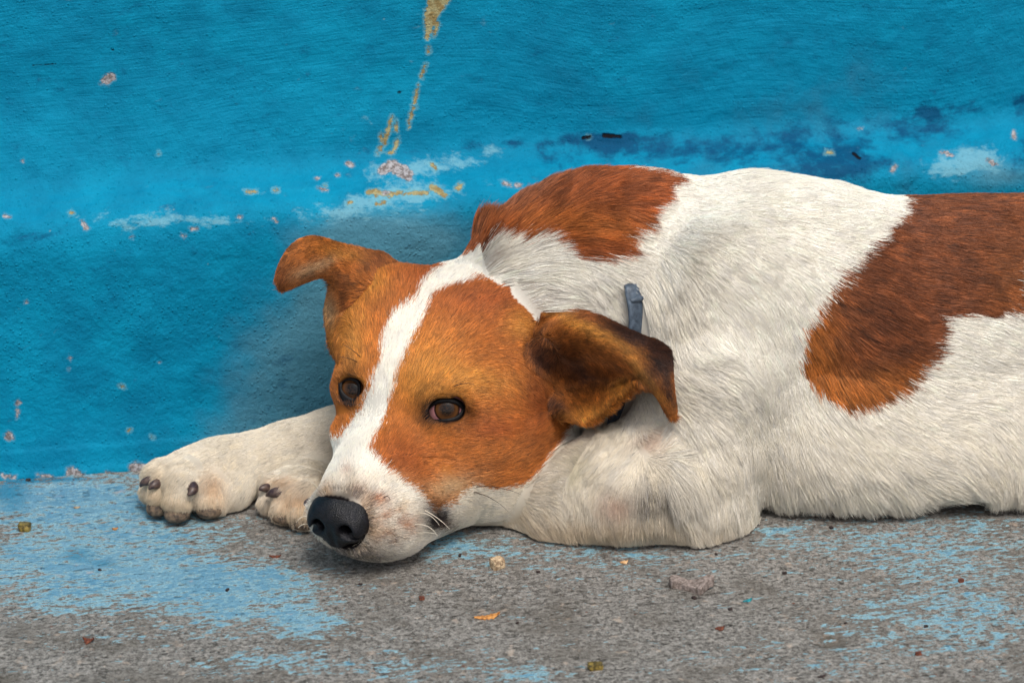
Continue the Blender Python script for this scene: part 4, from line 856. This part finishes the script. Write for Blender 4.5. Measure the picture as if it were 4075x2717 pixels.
fl_up = np.where((hpx > 1850) & (hpx < 2120) & (hpy < 1010), 1.15, 1.); lift = lift*fl_up
K = 5; t_ = np.linspace(0, 1, K)[None, :, None]
Ca, Sa = np.cos(lift)[:, None, None], np.sin(lift)[:, None, None]
LL = Lr[:, None, None]
pts = root[:, None]-nrm_[:, None]*.0004+LL*(T[:, None]*t_*Ca+nrm_[:, None]*Sa*(t_-.62*t_**2))
# locks: tips drawn towards shared clump tips
def clump(pts, size, amount, seed, sel):
    wv = np.stack([vnoise(root, .02, seed+q)*size*.9 for q in range(3)], 1); rg = np.random.default_rng(seed); Rm = np.linalg.qr(rg.normal(size=(3, 3)))[0]
    c = np.floor(((root+wv) @ Rm)/size).astype(np.int64); key = (c[:, 0]*73856093) ^ (c[:, 1]*19349663) ^ (c[:, 2]*83492791)+part_.astype(np.int64)*7
    u, inv = np.unique(key, return_inverse=True); cnt = np.bincount(inv).astype(float)
    mean = np.stack([np.stack([np.bincount(inv, pts[:, k, a])/cnt for a in range(3)], 1) for k in range(K)], 1)
    jit = rg.normal(0, 1, (len(u), 3))*size*.30
    am = (amount*rg.uniform(.4, 1.2, len(u)))[inv][:, None]*sel[:, None]
    for k in range(1, K):
        f_ = (k/(K-1))**1.3
        pts[:, k] += (mean[inv, k]+jit[inv]*f_-pts[:, k])*np.clip(am*f_, 0, .92)
    return pts, u, inv
pts, _, inv2 = clump(pts, .0105, .18, 101, long_)
pts, _, inv1 = clump(pts, .0042, .34, 202, .10+.90*long_)
pts, _, _ = clump(pts, .0022, .35, 303, .3+.7*long_)
# keep the short ear hair on the outside of the hollow of the ear
cave = (part_ == 3) & (facing[fi] > -.1) & (((hpx > 1540) & (hpx < 1760) & (hpy > 1560) & (hpy < 1820)) | ((hpx > 2080) & (hpx < 2320) & (hpy > 1650) & (hpy < 2010)))
for h_i in np.where(((part_ >= 4) & (facing[fi] > -.25)) | cave)[0]:
    for k in range(1, K):
        q_, n_q, _, _ = bvh.find_nearest(Vector(pts[h_i, k]))
        q_ = np.array(q_); n_q = np.array(n_q); s_ = float((pts[h_i, k]-q_) @ n_q); want = .0003+.0011*k/(K-1)
        if s_ < want: pts[h_i, k] = q_+n_q*want
# fine waviness, keep above the ground
pts[:, 1:] += RNG.normal(0, 1, (NH, K-1, 3))*(.0002+.00028*long_)[:, None, None]*np.linspace(.4, 1, K-1)[None, :, None]
pts[:, :, 2] = np.where(pts[:, :, 2] < .0008, .0008+np.abs(.0008-pts[:, :, 2])*.15, pts[:, :, 2]); pts[:, :, 1] = np.minimum(pts[:, :, 1], -.0015)
col = coat(root+T*(Lr*.45)[:, None], part_, 8.)
lum = col.sum(1); white = lum > 1.2
g1 = np.random.default_rng(5).normal(0, 1, inv1.max()+1)[inv1]; g2 = np.random.default_rng(6).normal(0, 1, inv2.max()+1)[inv2]
vs_ = np.where(part_ == 3, .45, 1.)
val = np.where(white, 1+.04*g1+.015*g2+.04*RNG.normal(0, 1, NH), np.exp(vs_*(.18*g1+.10*g2)+.22*RNG.normal(0, 1, NH)))
trunk_b = (~white) & (part_ == 0)
mz = .22*np.exp(-((hpx-1430)/190)**2-((hpy-2080)/150)**2)*(part_ == 3)
dk = (RNG.random(NH)-mz < np.where(trunk_b, .16, np.where(white, .022, np.where(part_ >= 4, .25, .14))))
col = col*val[:, None]; col = np.where(dk[:, None], col*np.where(white, .55, .38)[:, None], col)
hue = (RNG.normal(0, 1, NH)*.6+g1*.4)*np.where(white, .35, 1.); col = col*np.stack([1+.03*hue, 1-.0*hue, 1-.09*hue], 1)
col = np.clip(col, .003, .93)
rad = np.where(white, .000165, .00016)*(.7+.6*RNG.random(NH))*np.where(part_ == 0, 1.12, np.where(part_ == 1, 1.0, .88))
rp = rad[:, None]*np.array([1., .95, .8, .55, .12])[None, :]
cu = bpy.data.hair_curves.new('fur'); cu.add_curves([K]*NH)
off = np.asarray(DOFF, np.float32)
cu.points.foreach_set('position', (pts-off).astype(np.float32).ravel())
ra_ = cu.attributes.get('radius') or cu.attributes.new('radius', 'FLOAT', 'POINT'); ra_.data.foreach_set('value', rp.astype(np.float32).ravel())
hc_ = cu.attributes.new('hcol', 'FLOAT_COLOR', 'CURVE'); hc_.data.foreach_set('color', np.concatenate([col, np.ones((NH, 1))], 1).astype(np.float32).ravel())
fur = bpy.data.objects.new('fur', cu); sc.collection.objects.link(fur); fur.parent = body
t = NT('dog_fur'); hc2 = t.attr('hcol').outputs['Color']; hi = t.n('ShaderNodeHairInfo')
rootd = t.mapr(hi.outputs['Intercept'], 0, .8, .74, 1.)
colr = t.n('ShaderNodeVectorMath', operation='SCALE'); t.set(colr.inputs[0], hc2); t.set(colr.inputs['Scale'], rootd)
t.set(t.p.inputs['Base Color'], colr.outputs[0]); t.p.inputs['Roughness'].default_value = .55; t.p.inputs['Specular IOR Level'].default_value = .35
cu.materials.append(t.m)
sc.cycles_curves.shape = 'RIBBONS'; sc.cycles_curves.subdivisions = 2
print('hairs', NH)
# ------------------------------------------------------------------ small litter on the ground
def rock(name, px, py, size, mat, label, cat, seed, rot=0, sub=3, rough=.25, group=None):
    rg = np.random.default_rng(seed); c = onZ(px, py, 0)
    n = 6; g = []; 
    u = np.linspace(-1, 1, n); fcs = []; pts_ = {}
    def vid(p):
        k = tuple(np.round(p, 5)); 
        if k not in pts_: pts_[k] = len(pts_)
        return pts_[k]
    for a in range(3):
        for s_ in (-1, 1):
            for i in range(n-1):
                for j in range(n-1):
                    q = []
                    for di, dj in ((0, 0), (1, 0), (1, 1), (0, 1)):
                        p = np.zeros(3); p[a] = s_; p[(a+1) % 3] = u[i+di]; p[(a+2) % 3] = u[j+dj]; q.append(vid(p))
                    fcs.append(q if s_ > 0 else q[::-1])
    P = np.array(list(pts_.keys())); r_ = np.linalg.norm(P, axis=1, keepdims=True); P = P*(.62+.38/r_)
    P = P*(1+rough*vnoise(P+seed*7.3, .9, seed)[:, None]+rough*.5*vnoise(P+seed*3.1, .4, seed+1)[:, None])
    P = P*(np.array(size)/2)/np.abs(P).max(0); a = math.radians(rot); P[:, :2] = P[:, :2] @ np.array([[math.cos(a), math.sin(a)], [-math.sin(a), math.cos(a)]])
    P[:, 2] -= P[:, 2].min()
    o = mesh_obj(name, P, [list(f) for f in fcs], mat, None, False); o.location = (c[0], c[1], gz(c)); tag(o, label, cat, group); return o
def gz(c):
    k = np.argmin((Pg[:, 0]-c[0])**2+(Pg[:, 1]-c[1])**2); return float(Pg[k, 2])-.0003
def speck_mat(name, a, b, sc_, rough=.8):
    t = NT(name); g = t.n('ShaderNodeTexCoord').outputs['Object']; t.set(t.p.inputs['Base Color'], t.mix(t.mapr(t.noise(g, sc_, 4, .7), .35, .65), lin(a), lin(b))); t.p.inputs['Roughness'].default_value = rough
    t.set(t.p.inputs['Normal'], t.bump(t.noise(g, sc_*1.6, 3, .7), .6, .0008)); return t.m
m_stone = speck_mat('sandy_stone', (120, 95, 70), (215, 190, 155), 420); m_dark = speck_mat('dark_grit', (24, 18, 20), (62, 44, 40), 600); m_grey = speck_mat('grey_cement', (96, 84, 76), (158, 144, 138), 380)
m_gold = speck_mat('brass_coloured_stone', (58, 50, 24), (150, 128, 62), 300, .45); m_red = speck_mat('reddish_crumb', (70, 30, 24), (128, 70, 44), 500); m_leaf = speck_mat('dry_leaf', (150, 92, 36), (214, 152, 84), 350, .7); m_teal = speck_mat('teal_paint', (10, 100, 112), (30, 150, 160), 400, .6); m_tan = speck_mat('peach_crumb', (190, 140, 90), (235, 196, 150), 400)
rock('stone', 1979, 2252, (.0098, .0085, .0082), m_stone, 'pale sandy square-cornered stone on the concrete to the right of the dog\'s muzzle', 'stone', 3, 20, rough=.12)
rock('stone', 2368, 2655, (.0100, .0062, .0050), m_gold, 'small brassy brown stone near the bottom edge of the concrete', 'stone', 9, 5, rough=.08)
rock('stone', 98, 2100, (.0100, .0075, .0062), m_gold, 'dark greenish brown stone on the blue paint below the wall at the far left', 'stone', 12, -15, rough=.14)
# thin curled flake of cement
cx_, cy_ = onZ(2752, 2335, 0)[:2]
outl = np.array([(-.0145, .0052), (-.0120, .0080), (-.004, .0062), (.0035, .0048), (.0120, .0060), (.0148, .0030), (.0110, -.0010), (.0062, -.0075), (.0020, -.0052), (-.0030, -.0022), (-.0085, .0), (-.0135, .0008)])
out2 = closed(outl, 48)*np.array([1.05, 1.35]); rg = np.random.default_rng(4); out2 += rg.normal(0, .00022, out2.shape)
rings = [(1, 0), (1.0, .0036), (.96, .0043), (.6, .0046), (.3, .0045), (.02, .0044)]; VV = []
cc_ = out2.mean(0)
for s_, z_ in rings:
    q = cc_+(out2-cc_)*s_; zz = z_+ (.0042*smooth01((q[:, 0]+.002)/.016) + .0018*smooth01((-q[:, 0]-.004)/.01))*(1 if z_ > 0 else .45) + .0005*vnoise(np.c_[q, q[:, :1]*0], .003, 5)*(z_ > 0)
    VV.append(np.c_[q, zz])
VV = np.vstack(VV); i = np.arange(6*48).reshape(6, 48); j = np.roll(i, -1, 1); FF = np.stack([i[:-1], j[:-1], j[1:], i[1:]], -1).reshape(-1, 4)
FF = [list(map(int, f)) for f in FF]+[list(range(47, -1, -1))]
o = mesh_obj('cement_flake', VV, FF, m_grey, None, False); o.location = (cx_, cy_, gz((cx_, cy_))); o.rotation_euler = (0, 0, math.radians(-14)); tag(o, 'curled grey flake of broken cement lying in front of the dog\'s elbow', 'cement flake')
# dry leaf scrap
def scrap(name, px, py, L_, W_, mat, label, cat, seed, rot, curl=.002, group=None, lift_=.0004):
    rg = np.random.default_rng(seed); n = 14; x = np.linspace(-1, 1, n); prof_ = np.clip(1-np.abs(x)**1.6, .06, 1)*(1+.35*rg.normal(0, 1, n)).clip(.35, 1.5)
    rows = []
    for top in (1, 0):
        for k, s_ in enumerate((-1, -.4, .4, 1)):
            y = s_*prof_*W_/2+rg.normal(0, W_*.04, n); z = lift_+top*.0005+curl*(1-s_*s_)*.5+curl*.9*np.abs(x)**2*(.4+.6*(x > 0))+rg.normal(0, .00012, n); rows.append(np.c_[x*L_/2, y, z])
    R_ = np.array(rows).reshape(2, 4, n, 3); idx_ = np.arange(8*n).reshape(2, 4, n); f_ = []
    for k in range(3):
        for q in range(n-1):
            f_.append([idx_[0, k, q], idx_[0, k, q+1], idx_[0, k+1, q+1], idx_[0, k+1, q]]); f_.append([idx_[1, k+1, q], idx_[1, k+1, q+1], idx_[1, k, q+1], idx_[1, k, q]])
    for k, fl_ in ((0, False), (3, True)):
        for q in range(n-1):
            v4 = [idx_[1, k, q], idx_[1, k, q+1], idx_[0, k, q+1], idx_[0, k, q]]; f_.append(v4[::-1] if fl_ else v4)
    for q, fl_ in ((0, True), (n-1, False)):
        for k in range(3):
            v4 = [idx_[1, k, q], idx_[1, k+1, q], idx_[0, k+1, q], idx_[0, k, q]]; f_.append(v4 if fl_ else v4[::-1])
    c = onZ(px, py, 0); o = mesh_obj(name, R_.reshape(-1, 3), [list(map(int, f)) for f in f_], mat, None, False); o.location = (c[0], c[1], gz(c)); o.rotation_euler = (0, 0, math.radians(rot)); tag(o, label, cat, group); return o
scrap('leaf_scrap', 1938, 2449, .0175, .0075, m_leaf, 'orange brown scrap of dry leaf in the middle of the bare concrete', 'leaf', 3, 4, .0022)
scrap('leaf_scrap', 352, 2545, .0085, .0065, m_red, 'reddish brown curled leaf scrap on the grey concrete at the lower left', 'leaf', 8, -35, .003)
scrap('bark_chip', 1095, 2209, .0085, .0036, m_red, 'dark reddish bark chip on the concrete left of the dog\'s nose', 'bark chip', 5, -12, .0012)
scrap('bark_chip', 2865, 2498, .0068, .0046, m_red, 'dark reddish bark chip on bare concrete below the cement flake', 'bark chip', 6, 10, .0014)
scrap('bark_chip', 3270, 2688, .0062, .0030, m_dark, 'blackish bark chip near the bottom edge, right of the brassy stone', 'bark chip', 7, 14, .001)
scrap('leaf_scrap', 458, 2098, .0042, .0030, m_leaf, 'tiny orange leaf scrap on the blue paint below the left paw', 'leaf', 15, 0, .001)
scrap('bark_chip', 306, 2013, .0050, .0026, m_stone, 'pale tan chip on the blue paint left of the paws', 'bark chip', 16, -5, .0008)
scrap('paint_flake', 2975, 2385, .0075, .0040, m_teal, 'bright teal flake of paint on the bare concrete right of the cement flake', 'paint flake', 17, 20, .0012)
scrap('peach_crumb', 2484, 2230, .0060, .0038, m_tan, 'pale peach crumb on the concrete in front of the dog\'s forearm', 'crumb', 18, 8, .0012)
rock('crumb', 1679, 2375, (.0040, .0036, .0026), m_red, 'round dark brown crumb on concrete below the dog\'s muzzle', 'crumb', 31, 0)
rock('crumb', 3825, 2306, (.0042, .0032, .0026), m_red, 'rust red crumb among pale blue flecks at the right', 'crumb', 32, 0)
rock('crumb', 3655, 2594, (.0046, .0036, .0026), m_red, 'brown crumb at the lower right of the dark pit in the concrete', 'crumb', 33, 0)
rock('crumb', 3122, 2276, (.0036, .0026, .0020), m_dark, 'black crumb right of the cement flake', 'crumb', 34, 0)
G2 = [(2142, 2270, 'black speck of grit just right of the pale sandy stone'), (1830, 2207, 'black speck of grit between the dog\'s chin and the sandy stone'), (1434, 2319, 'black speck of grit below the middle of the dog\'s muzzle'), (2058, 2472, 'black speck of grit beside the orange leaf scrap'),
      (2763, 2373, 'black speck of grit touching the lower edge of the cement flake'), (2906, 2420, 'black speck of grit below the teal paint flake'), (2850, 2198, 'black speck of grit under the dog\'s elbow'), (112, 1909, 'black speck of grit at the foot of the wall on the far left'),
      (905, 2343, 'black speck of grit on the blue paint at lower left'), (397, 2262, 'black speck of grit in the teal patch of ground paint'), (3365, 2475, 'black speck of grit just above the pit in the concrete'), (3308, 2098, 'black speck of grit at the edge of the dog\'s belly fur'), (3685, 2485, 'black speck of grit on flecked concrete at the right edge side')]
proto = None
for k, (x, y, lab) in enumerate(G2):
    s_ = .0019+.0016*((k*37) % 10)/10; c = onZ(x, y, 0)
    if proto is None:
        proto = rock('grit', x, y, (.0030, .0022, .0016), m_dark, lab, 'grit', 50, 0, group='specks of grit scattered on the concrete'); continue
    o = proto.copy(); sc.collection.objects.link(o); o.location = (c[0], c[1], gz(c)); o.rotation_euler = (0, 0, k*1.3); o['label'] = lab; o.scale = (s_/.0024, s_/.0022*(.7+.05*(k % 7)), s_/.0025)
